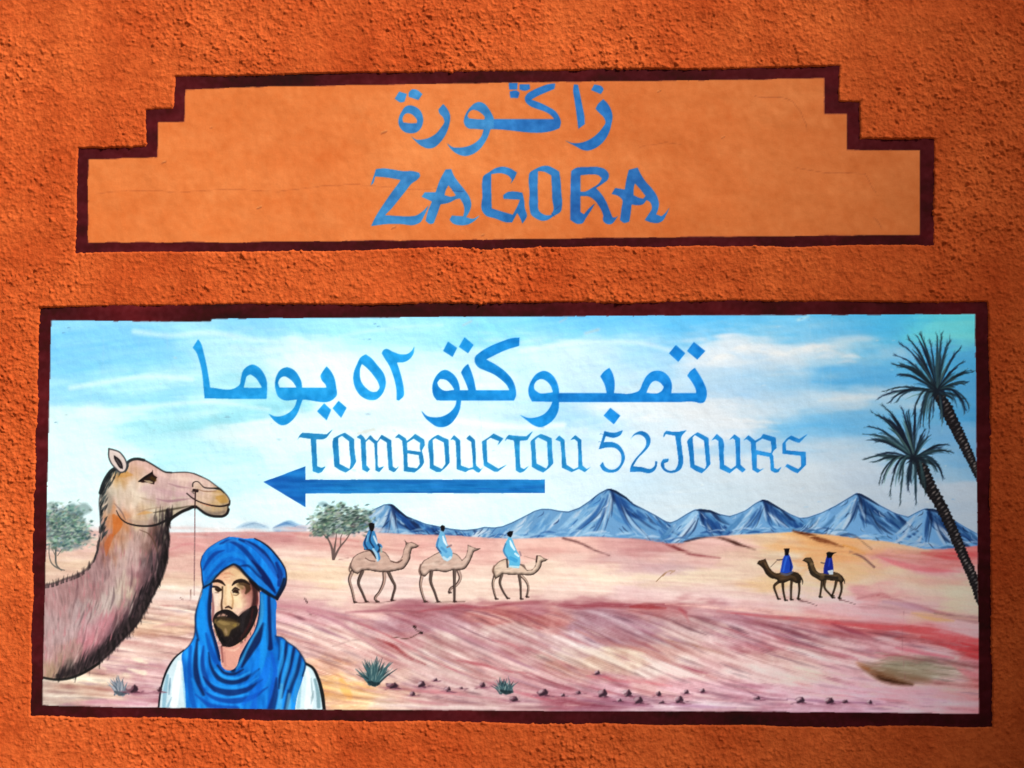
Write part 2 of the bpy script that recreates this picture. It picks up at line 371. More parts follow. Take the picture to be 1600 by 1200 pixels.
for (xa, xb, pk, lab) in MOUNTAINS:
    dk = 1.0 if xa < 800 else (.92 if xa < 1200 else .78)                  # bluer and darker to the right
    L1, L2, M1, D1, D2 = [np.array(v) * (dk if n_ > 1 else 1) for n_, v in enumerate(((206, 216, 226), (162, 196, 220), (88, 144, 192), (32, 78, 140), (16, 36, 78)))]
    def down(x, y, sgn, L, w, c, a, so=3.0, steep=1.0):
        brush([(x, y), (x + sgn * L * .30 + r.uniform(-2, 2), y + L * .42 * steep), (x + sgn * L * .72, y + L * .78 * steep), (x + sgn * L * 1.05, y + L * steep)], [w * .4, w, w * .8, .5], c, a, so)
    span_l, span_r = pk - xa, xb - pk
    for k in range(int(span_l / 3.0)):                                     # lit left flank
        x = pk - span_l * r.random() ** 1.2; y0 = np.interp(x, rx, ry); hgt = np.interp(x, hx, hy) - y0
        y = y0 + hgt * r.uniform(.02, .7)
        down(x, y, -1, r.uniform(12, 34) * min(1, hgt / 40 + .3), r.uniform(3, 8), [L1, L2, L2, M1][r.integers(4)], r.uniform(.4, .75))
    for k in range(int(span_r / 3.0)):                                     # shaded right flank
        x = pk + span_r * r.random() ** 1.3; y0 = np.interp(x, rx, ry); hgt = np.interp(x, hx, hy) - y0
        y = y0 + hgt * r.uniform(.0, .55)
        down(x, y, 1, r.uniform(14, 40) * min(1, hgt / 40 + .3), r.uniform(3, 8), [D1, D1, M1, D2, M1, D1][r.integers(6)], r.uniform(.4, .75), steep=.8)
    pky = np.interp(pk, rx, ry); base_y = np.interp(pk, hx, hy)
    for k in range(6):                                                     # big ribs running down from the summit
        sg = r.uniform(-.9, .9); L = (base_y - pky) * r.uniform(.5, .95)
        down(pk + sg * 14 + 3, pky + 6 + abs(sg) * 12, sg, L, r.uniform(4, 8), L1 if k % 2 else D1, .55, 3.0)
        down(pk + sg * 14 + 7, pky + 8 + abs(sg) * 12, sg, L * .9, r.uniform(1.5, 3), D2, .5, 2.0)
    brush([(pk + 1, pky + 2), (pk + 9, pky + 14), (pk + 22, pky + 24), (pk + 34, pky + 36)], [4, 9, 9, 2], D1, .75, 4)
    brush([(pk + 2, pky + 2), (pk + 5, pky + 12), (pk + 7, pky + 24)], [3, 6, 1], D2, .55, 3)
    for k in range(int((xb - xa) / 7)):                                    # foot of the slope: pale scumble and a few dark notes
        x = r.uniform(xa, xb); y = np.interp(x, hx, hy) - r.uniform(0, 9)
        brush([(x - 12, y + 1.5), (x, y - 1), (x + 12, y + 1)], [1, r.uniform(2, 5), 1], [L1, L2, L2, M1, D1][r.integers(5)], .55, 2.6)
    for k in range(int((xb - xa) / 5)):                                    # short dry dabs
        x = r.uniform(xa, xb); y0 = np.interp(x, rx, ry); y = y0 + (np.interp(x, hx, hy) - y0) * r.random()
        down(x, y, 1 if x > pk else -1, r.uniform(5, 12), r.uniform(1.2, 2.6), [L1, D1, M1, D2][r.integers(4)], r.uniform(.35, .6), 1.4)
    xs2 = np.arange(xa, xb + 1, 2.0)
    ww = 1.0 + 1.8 * np.exp(-((xs2 - pk - 14) / 26.0) ** 2) + .35 * r.standard_normal(len(xs2)).cumsum() / 6
    brush(list(zip(xs2, np.interp(xs2, rx, ry) + 1.0)), list(np.clip(ww, .7, 4)), (34, 54, 88) if xa > 740 else (52, 80, 114), .55, 2.0, smooth=False)
    xs3 = np.arange(pk - 3, min(xb, pk + 36), 3.0)
    brush(list(zip(xs3, np.interp(xs3, rx, ry) + 2.0)), [1, 5.5, 4, 1], (22, 36, 66), .8, 2.2, smooth=False)
CLIP = keep

# --- desert ---
SAND = [(120,850,(240,205,190)),(110,880,(235,205,170)),(100,900,(232,200,175)),(100,835,(240,215,205)),(290,845,(225,160,155)),(290,880,(235,190,175)),(280,910,(240,210,180)),(270,950,(238,205,190)),(290,930,(240,225,220)),
(250,975,(240,200,170)),(200,1010,(235,195,185)),(130,1080,(238,210,185)),(90,1085,(215,200,185)),(150,1072,(240,215,190)),(180,1097,(215,165,175)),(235,1092,(205,150,165)),(230,1050,(225,175,180)),(440,852,(222,165,160)),(400,834,(212,145,145)),
(500,845,(222,165,155)),(460,872,(238,205,190)),(470,900,(245,220,170)),(500,900,(245,220,180)),(450,922,(235,195,185)),(520,930,(242,215,195)),(450,947,(215,160,165)),(470,967,(215,155,165)),(500,962,(210,160,165)),(460,990,(238,205,195)),
(480,1012,(232,190,185)),(520,1010,(238,200,190)),(500,1045,(240,186,150)),(538,1074,(250,184,96)),(550,1092,(246,192,115)),(585,1085,(232,188,160)),(575,1060,(232,195,180)),(560,1040,(230,190,180)),(520,1097,(232,185,165)),(600,850,(225,170,155)),(640,850,(225,165,155)),(600,872,(238,205,190)),
(630,920,(235,210,200)),(700,920,(240,215,195)),(740,900,(242,215,195)),(750,852,(228,170,160)),(720,872,(235,190,175)),(560,950,(225,175,170)),(640,955,(175,105,118)),(720,952,(170,95,108)),(600,977,(185,130,145)),(680,980,(190,140,150)),
(560,990,(220,180,175)),(620,1000,(200,140,145)),(700,1010,(215,180,175)),(750,1000,(200,150,155)),(600,1032,(225,180,175)),(660,1042,(228,195,190)),(720,1050,(222,185,180)),(780,1040,(215,165,165)),(680,1077,(212,170,170)),(750,1092,(205,165,165)),
(620,1097,(225,190,180)),(800,1102,(212,175,175)),(800,855,(240,190,175)),(860,850,(232,175,160)),(900,855,(232,180,165)),(960,852,(215,155,150)),(1020,858,(200,130,130)),(1060,865,(228,180,165)),(1120,858,(222,170,160)),(1140,880,(228,195,165)),
(900,880,(235,195,180)),(1000,877,(222,180,175)),(1050,882,(205,165,170)),(850,892,(245,220,195)),(950,902,(245,220,190)),(1050,902,(240,220,180)),(1120,900,(242,225,185)),(820,922,(235,205,185)),(920,920,(238,205,190)),(1050,922,(235,205,195)),
(1140,917,(238,210,195)),(900,936,(235,205,190)),(1000,934,(235,200,195)),(830,951,(178,105,118)),(940,948,(170,92,105)),(1010,949,(175,88,92)),(1060,953,(190,110,115)),(1120,957,(205,150,155)),(780,962,(205,130,125)),(860,967,(195,120,115)),
(920,972,(170,125,140)),(980,972,(180,135,150)),(1060,972,(195,155,155)),(1140,972,(175,125,140)),(800,990,(215,185,180)),(860,1000,(215,180,180)),(920,1000,(200,165,175)),(970,1000,(175,120,130)),(1040,1000,(210,170,165)),(1120,1000,(212,165,165)),
(800,1012,(185,125,130)),(880,1022,(225,205,190)),(950,1025,(220,190,165)),(1020,1022,(210,160,150)),(1100,1020,(225,185,175)),(1150,1030,(222,180,175)),(830,1040,(205,160,160)),(900,1050,(222,180,165)),(960,1045,(225,195,175)),(1040,1045,(232,210,200)),
(1100,1052,(215,165,165)),(840,1062,(210,155,160)),(940,1067,(195,130,145)),(1020,1070,(222,165,165)),(1100,1072,(215,155,165)),(850,1087,(190,120,135)),(900,1082,(205,150,160)),(950,1100,(180,125,145)),(1050,1105,(195,145,160)),(1130,1097,(205,155,165)),
(800,1077,(200,140,150)),(1160,852,(235,190,165)),(1200,845,(222,185,140)),(1250,852,(238,172,95)),(1300,858,(228,162,90)),(1350,857,(242,177,110)),(1400,853,(205,165,125)),(1150,872,(230,195,160)),(1200,872,(225,200,165)),(1180,910,(232,190,128)),
(1180,930,(228,195,180)),(1300,880,(238,177,110)),(1330,892,(228,182,125)),(1380,880,(200,125,120)),(1400,867,(205,130,115)),(1460,872,(192,82,77)),(1520,867,(200,72,67)),(1450,892,(205,135,140)),(1510,892,(215,160,150)),(1380,902,(228,195,160)),
(1300,920,(228,200,165)),(1440,907,(222,180,150)),(1500,917,(232,215,180)),(1420,927,(230,200,175)),(1160,900,(225,195,165)),(1160,940,(232,195,190)),(1240,947,(230,205,195)),(1300,947,(228,190,190)),(1385,932,(205,130,132)),(1420,945,(185,135,142)),
(1480,945,(215,195,160)),(1520,945,(228,210,180)),(1450,960,(205,155,120)),(1500,966,(165,115,112)),(1200,957,(215,155,145)),(1280,964,(215,140,135)),(1340,962,(225,175,180)),(1400,967,(225,170,175)),(1480,977,(225,175,180)),(1530,985,(225,185,185)),
(1160,967,(190,130,140)),(1220,977,(175,120,130)),(1300,980,(178,80,88)),(1360,983,(195,82,86)),(1440,988,(195,72,72)),(1500,1002,(190,58,62)),(1530,1017,(182,44,48)),(1180,990,(195,140,150)),(1260,992,(175,120,130)),(1330,992,(155,80,92)),
(1400,1005,(200,155,160)),(1470,1012,(195,150,160)),(1200,1005,(190,115,125)),(1280,1010,(205,160,160)),(1350,1005,(185,110,120)),(1230,1022,(222,185,175)),(1300,1027,(215,170,170)),(1420,1017,(200,110,120)),(1520,1045,(205,110,120)),(1170,1050,(228,195,190)),
(1250,1050,(235,205,195)),(1320,1047,(222,180,185)),(1450,1040,(175,150,135)),(1490,1047,(180,145,138)),(1350,1065,(220,175,180)),(1480,1067,(195,140,135)),(1530,1075,(200,100,95)),(1180,1087,(190,120,140)),(1250,1082,(222,175,185)),(1330,1087,(220,165,180)),
(1420,1092,(222,170,180)),(1500,1092,(220,165,170)),(1160,1105,(200,150,165)),(1250,1105,(190,135,155)),(1350,1108,(205,155,175)),(1450,1108,(215,165,175)),(1520,1105,(220,150,155)),(320,1000,(232,190,180)),(380,1000,(232,190,180)),(150,960,(236,205,185))]
YS = slice(815, 1130)
def slope(x, y):
    up = np.where(x < 700, .07, np.where(x < 1150, .05, .10))
    lowc = np.interp(x, [60, 300, 430, 600, 1000, 1180, 1300, 1540], [.12, .14, .30, .46, .44, .34, .24, .16])
    bot = np.clip((1112 - y) / 60, .15, 1)
    crest = np.interp(x, [60, 430, 560, 760, 1060, 1300, 1540], [930, 940, 952, 946, 948, 970, 1005])
    t = np.clip((y - crest) / 22, 0, 1)
    return up * (1 - t) + lowc * bot * t
Xs, Ys_ = XX[YS], YY[YS]
def dusty(x, y, c):
    c = np.array(c, float); g = c.mean()
    t = (218, 178, 172) if y > 950 else (232, 196, 190)
    k = .20 + .25 * min(1, max(0, (c[1] - c[2] - 12) / 40)) * (y < 960 and x < 1170)
    k += .15 * min(1, max(0, (c[0] - c[1] - 70) / 50))
    return tuple((c * .86 + g * .14) * (1 - k) + np.array(t) * k)
SAND = [(x, y, dusty(x, y, c)) for x, y, c in SAND]
sandf = field(SAND, 22, 8, 50, 815, 1545, 1130)
base = sample(sandf, Xs + fnoise(16, 5, 41)[YS] * 12 + fnoise(4, 1.5, 43)[YS] * 4, Ys_ + fnoise(20, 5, 42)[YS] * 4 + fnoise(6, 1.4, 44)[YS] * 1.6)
# brush grain drawn out along the dunes
wn1 = fnoise(.9, .9, 45)[YS]; wn2 = fnoise(2.2, 2.2, 46)[YS]
lic1 = np.zeros_like(wn1); lic2 = np.zeros_like(wn1)
hh, ww_ = wn1.shape
for sgn in (-1, 1):
    px, py = Xs.copy(), Ys_.copy()
    for k in range(22):
        s_ = slope(px, py); q = np.sqrt(1 + s_ * s_)
        px = px + sgn * 2.0 / q; py = py + sgn * 2.0 * s_ / q
        ix = np.clip(px, 0, ww_ - 1).astype(int); iy = np.clip(py - 815, 0, hh - 1).astype(int)
        lic1 += wn1[iy, ix]; lic2 += wn2[iy, ix]
lic1 /= lic1.std(); lic2 /= lic2.std()
low = np.clip((Ys_ - np.interp(Xs, [60, 430, 560, 760, 1060, 1300, 1540], [930, 940, 952, 946, 948, 970, 1000])) / 15, 0, 1)
base = base + lic1[..., None] * np.array([5, 6, 6]) * (.55 + .65 * low[..., None]) + lic2[..., None] * np.array([8, 12, 11]) * (.4 + 1.0 * low[..., None])
grain = np.ones((H + 1, W + 1), np.float32); grain[YS] = np.clip(.72 + .30 * lic1 + .22 * lic2, .12, 1.0)
sandc = np.zeros_like(sheet); sandc[YS] = np.clip(base, 20, 252)
xs = np.arange(50, 1546, 3.0)
fill(list(zip(xs, np.interp(xs, hx, hy))) + [(1545, 1130), (50, 1130)], sandc, p_sand, smooth=False, blur=1)
r = np.random.default_rng(23)
for k in range(1100):
    x = r.uniform(66, 1530); y = r.uniform(842, 1108)
    lo = y > np.interp(x, [60, 430, 560, 760, 1060, 1300, 1540], [935, 945, 957, 951, 953, 975, 1008])
    if y < np.interp(x, hx, hy) + 8: continue
    L = r.uniform(18, 75) * (1 if lo else 1.3)
    P = [(x, y)]
    for q in range(4):
        a_, b_ = P[-1]; s_ = float(slope(np.array(a_), np.array(b_))); P.append((a_ + L / 4, b_ + s_ * L / 4 + r.uniform(-.6, .6)))
    c0 = sandc[int(min(y, 1120)), int(x)]
    u = r.random()
    if lo:
        if u < .42: c = c0 * r.uniform(.62, .82) + np.array([0, -10, -2])
        elif u < .54: c = np.array([168, 84, 92]) * .65 + c0 * .35
        elif u < .68: c = np.array([160, 120, 138]) * .7 + c0 * .3
        else: c = np.array([243, 222, 208]) * .6 + c0 * .4
        a = r.uniform(.3, .65)
    else:
        c = (c0 + np.array([12, 16, 14])) if u < .6 else c0 * np.array([.93, .86, .87]); a = r.uniform(.2, .5)
    brush(P, [.3, r.uniform(1.8, 5.5), .3], np.clip(c, 0, 250), a, 2.6)
GRAIN = grain
for pts, w, c, a in (
    ([(540, 957), (600, 953), (640, 948), (690, 945), (740, 947), (775, 951)], [1, 5, 4, 6, 1], (160, 88, 102), .6),
    ([(640, 958), (690, 950), (720, 947), (760, 953)], [1, 5, 1], (160, 60, 72), .5),
    ([(755, 950), (800, 943), (860, 942), (900, 948), (940, 945), (1000, 947), (1060, 950), (1072, 957)], [2, 5, 7, 3], (152, 68, 80), .65),
    ([(985, 948), (1010, 947), (1040, 950)], [2, 8, 2], (160, 52, 55), .7), ([(1062, 951), (1070, 960), (1076, 970)], [5, 2], (185, 95, 100), .6),
    ([(1040, 944), (1120, 949), (1200, 957), (1280, 964), (1340, 970)], [1, 4, 4, 1], (246, 205, 190), .8),
    ([(1120, 955), (1200, 963), (1280, 970), (1340, 977), (1420, 982), (1480, 992), (1530, 1006)], [1, 4, 8, 10, 12], (192, 72, 76), .6),
    ([(1300, 975), (1330, 985), (1360, 995)], [2, 7, 1], (140, 55, 72), .6), ([(1440, 995), (1490, 1008), (1532, 1022)], [3, 13, 16], (186, 48, 52), .6),
    ([(880, 841), (905, 848), (930, 860), (952, 868)], [2, 2, 1.6, .8], (92, 50, 52), .9),
    ([(985, 841), (1030, 845), (1052, 855), (1080, 865), (1125, 872)], [1, 2.5, 4, 1], (150, 78, 80), .8), ([(1052, 853), (1066, 861), (1078, 865)], [2, 4, 1], (120, 50, 52), .7),
    ([(1060, 850), (1090, 841), (1115, 838.5), (1135, 843), (1160, 853), (1180, 859)], [1, 2, 3, 4, 1], (74, 36, 30), .95),
    ([(1240, 829), (1265, 837), (1290, 847), (1318, 855)], [3, 6, 7, 1], (98, 42, 18), .95), ([(1318, 852), (1340, 860), (1352, 866)], [2, 4, 1], (190, 120, 40), .6),
    ([(1328, 862), (1345, 869), (1366, 886)], [2.4, 1.6, 1.6], (72, 40, 52), .9), ([(1290, 834), (1340, 840), (1352, 850), (1362, 858)], [1, 2, 1], (120, 85, 70), .7),
    ([(1370, 868), (1400, 880), (1450, 890), (1500, 893)], [1, 8, 6, 1], (205, 100, 112), .5), ([(1440, 864), (1490, 869), (1530, 867)], [2, 10, 9], (192, 70, 72), .6),
    ([(1340, 935), (1375, 930), (1395, 935), (1425, 945), (1460, 955), (1500, 965), (1522, 966)], [1, 6, 4, 5, 4, 1], (172, 108, 112), .6), ([(1362, 932), (1378, 930), (1390, 933)], [1, 5, 1], (165, 62, 70), .7),
    ([(1380, 940), (1420, 946), (1460, 958)], [2, 9, 2], (182, 140, 152), .6), ([(1425, 958), (1460, 966), (1490, 970)], [2, 8, 2], (212, 165, 118), .7),
    ([(1460, 958), (1490, 963), (1520, 966)], [1, 3, 1], (120, 85, 85), .7),
    ([(555, 972), (600, 990), (640, 1012), (680, 1034), (720, 1050), (775, 1060)], [1, 3, 2, 3, 1], (190, 108, 115), .7), ([(588, 998), (615, 1010), (636, 1026), (665, 1038)], [1, 5, 5, 1], (152, 52, 56), .85),
    ([(480, 955), (530, 973), (575, 1003), (620, 1028)], [2, 5, 3, 1], (180, 120, 135), .65), ([(470, 968), (510, 985), (545, 1000)], [1, 4, 1], (165, 110, 125), .5), ([(420, 945), (470, 950), (540, 965), (590, 985)], [4, 7, 5, 1], (190, 125, 138), .5),
    ([(520, 1010), (560, 1000), (600, 1022)], [1, 1.4, 1], (150, 115, 115), .5), ([(640, 965), (700, 985), (760, 1010), (830, 1042), (880, 1055)], [1, 4, 5, 3, 1], (182, 128, 142), .6),
    ([(700, 1030), (760, 1040), (790, 1048), (830, 1052)], [1, 4, 3, 1], (170, 75, 85), .6), ([(770, 1000), (810, 1010), (850, 1022), (890, 1040)], [1, 5, 3, 1], (185, 105, 112), .6),
    ([(850, 1030), (900, 1045), (960, 1060), (1000, 1068)], [1, 3, 2, 1], (175, 100, 110), .6), ([(900, 985), (950, 1005), (1000, 1015), (1060, 1040), (1120, 1060)], [2, 5, 4, 4, 1], (185, 118, 112), .6),
    ([(985, 1000), (1010, 1008), (1030, 1018)], [1, 4, 1], (155, 70, 72), .6), ([(1040, 1000), (1090, 1010), (1130, 1022)], [1, 3, 1], (150, 95, 75), .6), ([(880, 1015), (930, 1020), (990, 1050)], [3, 9, 2], (232, 212, 198), .6),
    ([(1010, 1030), (1060, 1050), (1100, 1056)], [3, 12, 3], (238, 218, 210), .6), ([(1050, 1036), (1080, 1046), (1105, 1052)], [1, 4, 1], (160, 75, 95), .6), ([(1150, 960), (1200, 980), (1250, 1003), (1290, 1018)], [2, 4, 3, 1], (165, 105, 120), .7),
    ([(1190, 985), (1230, 1003), (1280, 1014), (1340, 1030)], [1, 4, 3, 1], (178, 98, 108), .6), ([(1225, 1040), (1260, 1050), (1300, 1058)], [2, 9, 2], (244, 222, 205), .7), ([(1400, 1012), (1440, 1020), (1490, 1028)], [2, 6, 2], (200, 105, 118), .6),
    ([(1490, 1040), (1530, 1062)], [4, 14], (205, 105, 112), .5), ([(1160, 1075), (1190, 1090), (1230, 1094)], [1, 3, 1], (130, 75, 95), .7), ([(1230, 1092), (1290, 1096), (1390, 1102), (1420, 1108)], [1, 4, 3, 1], (150, 100, 125), .6),
    ([(600, 1075), (660, 1080), (740, 1088), (790, 1094)], [1, 3, 2, 1], (190, 120, 130), .6), ([(640, 1078), (680, 1080), (720, 1084)], [1, 6, 1], (205, 135, 140), .6), ([(620, 1090), (650, 1096), (700, 1102)], [1, 5, 1], (195, 120, 130), .55),
    ([(860, 1092), (900, 1095), (960, 1098), (1020, 1104)], [2, 5, 7, 1], (150, 90, 115), .55), ([(800, 1080), (850, 1090), (900, 1092)], [1, 7, 1], (185, 75, 95), .45), ([(1040, 1100), (1100, 1104), (1150, 1106)], [1, 5, 1], (165, 115, 145), .5),
    ([(915, 1056), (950, 1060), (985, 1067)], [1, 7, 1], (190, 90, 105), .6), ([(980, 1062), (1010, 1066), (1050, 1072)], [1, 4, 1], (215, 130, 135), .6), ([(440, 832), (520, 840), (560, 846)], [2, 4, 1], (205, 130, 128), .6), ([(320, 836), (400, 834), (460, 838)], [2, 5, 2], (195, 120, 122), .5),
    ([(262, 860), (300, 850), (320, 856)], [1, 4, 1], (205, 130, 135), .4), ([(200, 1045), (225, 1052)], [2, 7], (250, 235, 215), .8), ([(205, 1028), (215, 1031), (232, 1037)], [2, 6, 1], (252, 236, 215), .8), ([(145, 1040), (163, 1046)], [5, 5], (250, 232, 205), .7),
    ([(100, 1100), (160, 1096), (230, 1101)], [2, 7, 2], (205, 140, 160), .5), ([(150, 1070), (200, 1088), (240, 1096)], [1, 5, 1], (205, 150, 160), .5), ([(240, 980), (290, 975), (300, 978)], [1, 6, 1], (205, 140, 150), .4),
    ([(533, 1062), (538, 1074), (546, 1088)], [5, 12, 8], (250, 170, 66), .4), ([(552, 1068), (570, 1078), (600, 1082)], [1, 4, 1], (205, 150, 150), .5)):
    brush(pts, np.array(w) * 1.25, c, min(1, a * 1.12), 3.6)
GRAIN = None
for k in range(150):                                                       # hazy far edge of the plain on the left
    x = r.uniform(66, 600); y = np.interp(x, hx, hy) + r.normal(0, 5); L = r.uniform(20, 60)
    brush([(x - L / 2, y + 1), (x, y), (x + L / 2, y + 1.5)], [1, r.uniform(2, 6), 1], [(238, 210, 204), (228, 188, 184), (226, 226, 230), (212, 158, 156)][r.integers(4)], r.uniform(.15, .4), 3.5)
# the olive hollow at the lower right
hol = np.exp(-(((XX - 1418) / 62) ** 2 + ((YY - 1046 - (XX - 1418) * .05) / 17) ** 2) ** 1.4)
lay((slice(1000, 1100), slice(1320, 1531)), hol[1000:1100, 1320:1531] * .75, (158, 146, 122), 0)
brush([(1352, 1040), (1380, 1052), (1420, 1060), (1450, 1062)], [6, 24, 20, 6], (116, 84, 54), .6, 14)
for pts, w, c, a in (([(1342, 1038), (1362, 1050), (1390, 1062), (1425, 1069)], [3, 10, 12, 2], (112, 66, 36), .75), ([(1362, 1053), (1388, 1064), (1425, 1070)], [1, 7, 1], (52, 24, 12), .85),
                     ([(1340, 1036), (1352, 1043), (1368, 1055)], [4, 5, 2], (178, 112, 72), .6), ([(1380, 1040), (1430, 1036), (1480, 1046)], [2, 8, 2], (122, 112, 92), .6), ([(1400, 1055), (1450, 1052), (1500, 1058)], [2, 8, 2], (150, 132, 112), .5),
                     ([(1360, 1066), (1410, 1075), (1480, 1073)], [1, 5, 1], (232, 192, 192), .8)):
    GRAIN = grain
    brush(pts, np.array(w) * 1.1, c, a, 7 if c[0] < 200 else 4)
GRAIN = None
for k in range(60):
    x = r.uniform(1360, 1490); y = 1042 + (x - 1418) * .05 + r.normal(0, 8)
    brush([(x - 14, y - 2), (x + 14, y + 1.5)], [.4, r.uniform(1, 3), .4], [(120, 105, 85), (172, 160, 138), (140, 120, 95), (190, 165, 150)][r.integers(4)], .4, 1.6)
# shadows painted on the sand, sticks, scuffs
for pts, w, c, a in (([(1248, 938), (1262, 941), (1276, 946)], [3, 2, 1], (120, 80, 80), .7), ([(1312, 937), (1324, 940), (1338, 945)], [3, 2, 1], (120, 80, 80), .7), ([(1025, 909), (1032, 902), (1040, 895)], 1.6, (150, 110, 75), .8),
                     ([(1036, 900), (1044, 893), (1055, 891), (1048, 896)], 1.4, (175, 135, 95), .7), ([(612, 995), (640, 997), (652, 991), (660, 988)], 1.3, (95, 65, 55), .8), ([(645, 978), (653, 986), (658, 988)], 1.4, (80, 55, 50), .8),
                     ([(476, 935), (480, 941)], [1.5, 3], (75, 50, 50), .9), ([(484, 959), (486, 961)], 1.5, (110, 75, 75), .7), ([(545, 872), (530, 874)], 1.4, (175, 135, 130), .7)):
    brush(pts, w, c, a, 1.0)
brush([(647, 979), (649, 980)], 4, (55, 32, 32), .9); brush([(657, 988), (659, 989)], 4, (45, 28, 28), .9)
for pts in ([(1412, 955), (1410, 1005), (1414, 1060)], [(880, 1070), (884, 1105)], [(345, 1098), (420, 1101)]):
    brush(pts, 1.0, (150, 90, 95), .3, 1)

# ------------------------------------------------------------------ trees
def foliage(pid, blobs, n, seed, dark, mid, light):
    r = np.random.default_rng(seed)
    for (cx, cy, ax, ay) in blobs:
        for k in range(14):
            u, v = np.clip(r.normal(0, .42, 2), -.8, .8)
            brush([(cx + u * ax - ax * .2, cy + v * ay), (cx + u * ax + ax * .2, cy + v * ay + r.uniform(-1, 1))], [ay * .3, ay * .55, ay * .3], np.array(mid) + r.normal(0, 10, 3), .5, 5.0, pid, own=.22)
    for (cx, cy, ax, ay) in blobs:
        for k in range(n):
            u, v = np.clip(r.normal(0, .5, 2), -1.1, 1.1)
            x, y = cx + u * ax, cy + v * ay
            c = [dark, mid, mid, light][r.integers(4)]
            if v < -.2 and r.random() < .5: c = light
            a_ = r.uniform(-.9, .5); L = r.uniform(1.6, 4)
            brush([(x - L * math.cos(a_), y - L * math.sin(a_)), (x + L * math.cos(a_), y + L * math.sin(a_))], [.8, r.uniform(2.0, 4.2), .8], np.array(c) + r.normal(0, 8, 3), r.uniform(.4, .8), 2.0, pid, own=.3)

p_tree = part('painted_tree', MURAL, 'painted grey green tree cut by the left border of the mural')
p = part('trunk', p_tree)
for pts, w in (([(77, 850), (77, 868), (80, 879), (96, 890), (101, 891)], [1.5, 1.5, 2.4, 1.5]), ([(88, 846), (87, 866), (89, 884), (96, 891)], [2, 3, 3, 2]), ([(80, 855), (86, 868), (88, 878)], 1.2), ([(97, 858), (90, 868)], 1.2)):
    brush(pts, w, (105, 104, 100), .9, 1.0, p)
foliage(p_tree, [(104, 822, 34, 34), (97, 806, 30, 22), (112, 812, 28, 24), (90, 832, 24, 22), (112, 838, 34, 18), (126, 832, 18, 12), (100, 848, 30, 12), (84, 806, 14, 18)], 80, 3, (66, 92, 94), (112, 136, 130), (182, 198, 186))
p_tree2 = part('painted_tree', MURAL, 'painted bushy tree left of the first camel rider')
p = part('trunk', p_tree2)
for pts, w in (([(521, 873), (519, 858), (514, 845), (503, 832), (496, 822)], [5, 4, 2.5, 1.5, 1]), ([(521, 873), (523, 855), (525, 842), (526, 828)], [5, 3.5, 2, 1]), ([(522, 872), (531, 855), (541, 843), (549, 830), (556, 818)], [4, 3, 2, 1.5, 1]),
               ([(516, 850), (512, 836), (515, 824)], [2, 1.5, 1]), ([(532, 853), (533, 838), (540, 826)], [2, 1.4, 1])):
    brush(pts, w, (112, 92, 88), .95, 1.0, p)
foliage(p_tree2, [(520, 798, 22, 13), (505, 812, 22, 14), (532, 812, 28, 14), (556, 804, 26, 14), (566, 814, 18, 14), (548, 826, 26, 10), (512, 830, 26, 9), (497, 826, 14, 10)], 66, 4, (58, 78, 76), (104, 122, 112), (172, 184, 168))
# its darker tufts
r = np.random.default_rng(9)
for k in range(60):
    x = r.uniform(498, 574); y = 806 + r.normal(0, 9) + abs(x - 532) * .1
    brush([(x - 4, y + 1), (x + 4, y - 1)], [.5, 3, .5], (56, 76, 74), .6, 1.2, p_tree2)

# ------------------------------------------------------------------ caravan
OUTL = (54, 36, 34)
def camel(label, outline, legs, base, lightc, ground, outc=OUTL, lw=(4.8, 3.4, 2.8), extra=()):
    pid = part('painted_camel', MURAL, label)
    for (pts, dk) in legs:
        brush(pts, [lw[0] + 1.0, lw[1] + .8, lw[2] + .8], outc, .95, 1.3, pid)
        brush([(x_ + .7, y_) for x_, y_ in pts], [lw[0] - 1, lw[1] - 1.4, lw[2] - 1.5], np.array(base) * (.55 if dk else 1), .9, 1.3)
        x, y = pts[-1]; brush([(x - 1, y - 1), (x + 3, y)], 2.6, outc, .7, 1, pid)
    sl, cov = fill(outline, base, pid)
    r = np.random.default_rng(len(outline) * 7)
    global CLIP
    keep = CLIP; C2 = np.zeros_like(CLIP); C2[sl] = cov; CLIP = C2
    P = np.asarray(outline); x0, y0 = P.min(0); x1, y1 = P.max(0)
    for k in range(120):
        x = r.uniform(x0, x1); y = r.uniform(y0, y1)
        t = (y - y0) / (y1 - y0)
        c = np.array(lightc) if r.random() < .45 else np.array(base) * r.uniform(.72, .95)
        brush([(x - 5, y + 1), (x + 5, y - 1)], [.6, 3.4, .6], c, .32, 2.4)
    Q = np.roll(P, -1, 0)
    for (a_, b_) in zip(P, Q):                                   # dark under side and contour
        under = b_[0] < a_[0]
        if under: brush([a_, b_], 6.5, np.array(base) * .52, .55, 3.5)
        w_ = 2.8 if under else 1.7
        brush([a_, b_], w_, outc, .8 if under else .6, 1.6)
    CLIP = keep
    for pts, w, c, a in extra: brush(pts, w, c, a, 1.0, pid)
    if ground: brush(ground, [1, 1.8, 1], (92, 60, 56), .6, 1.2)
    return pid

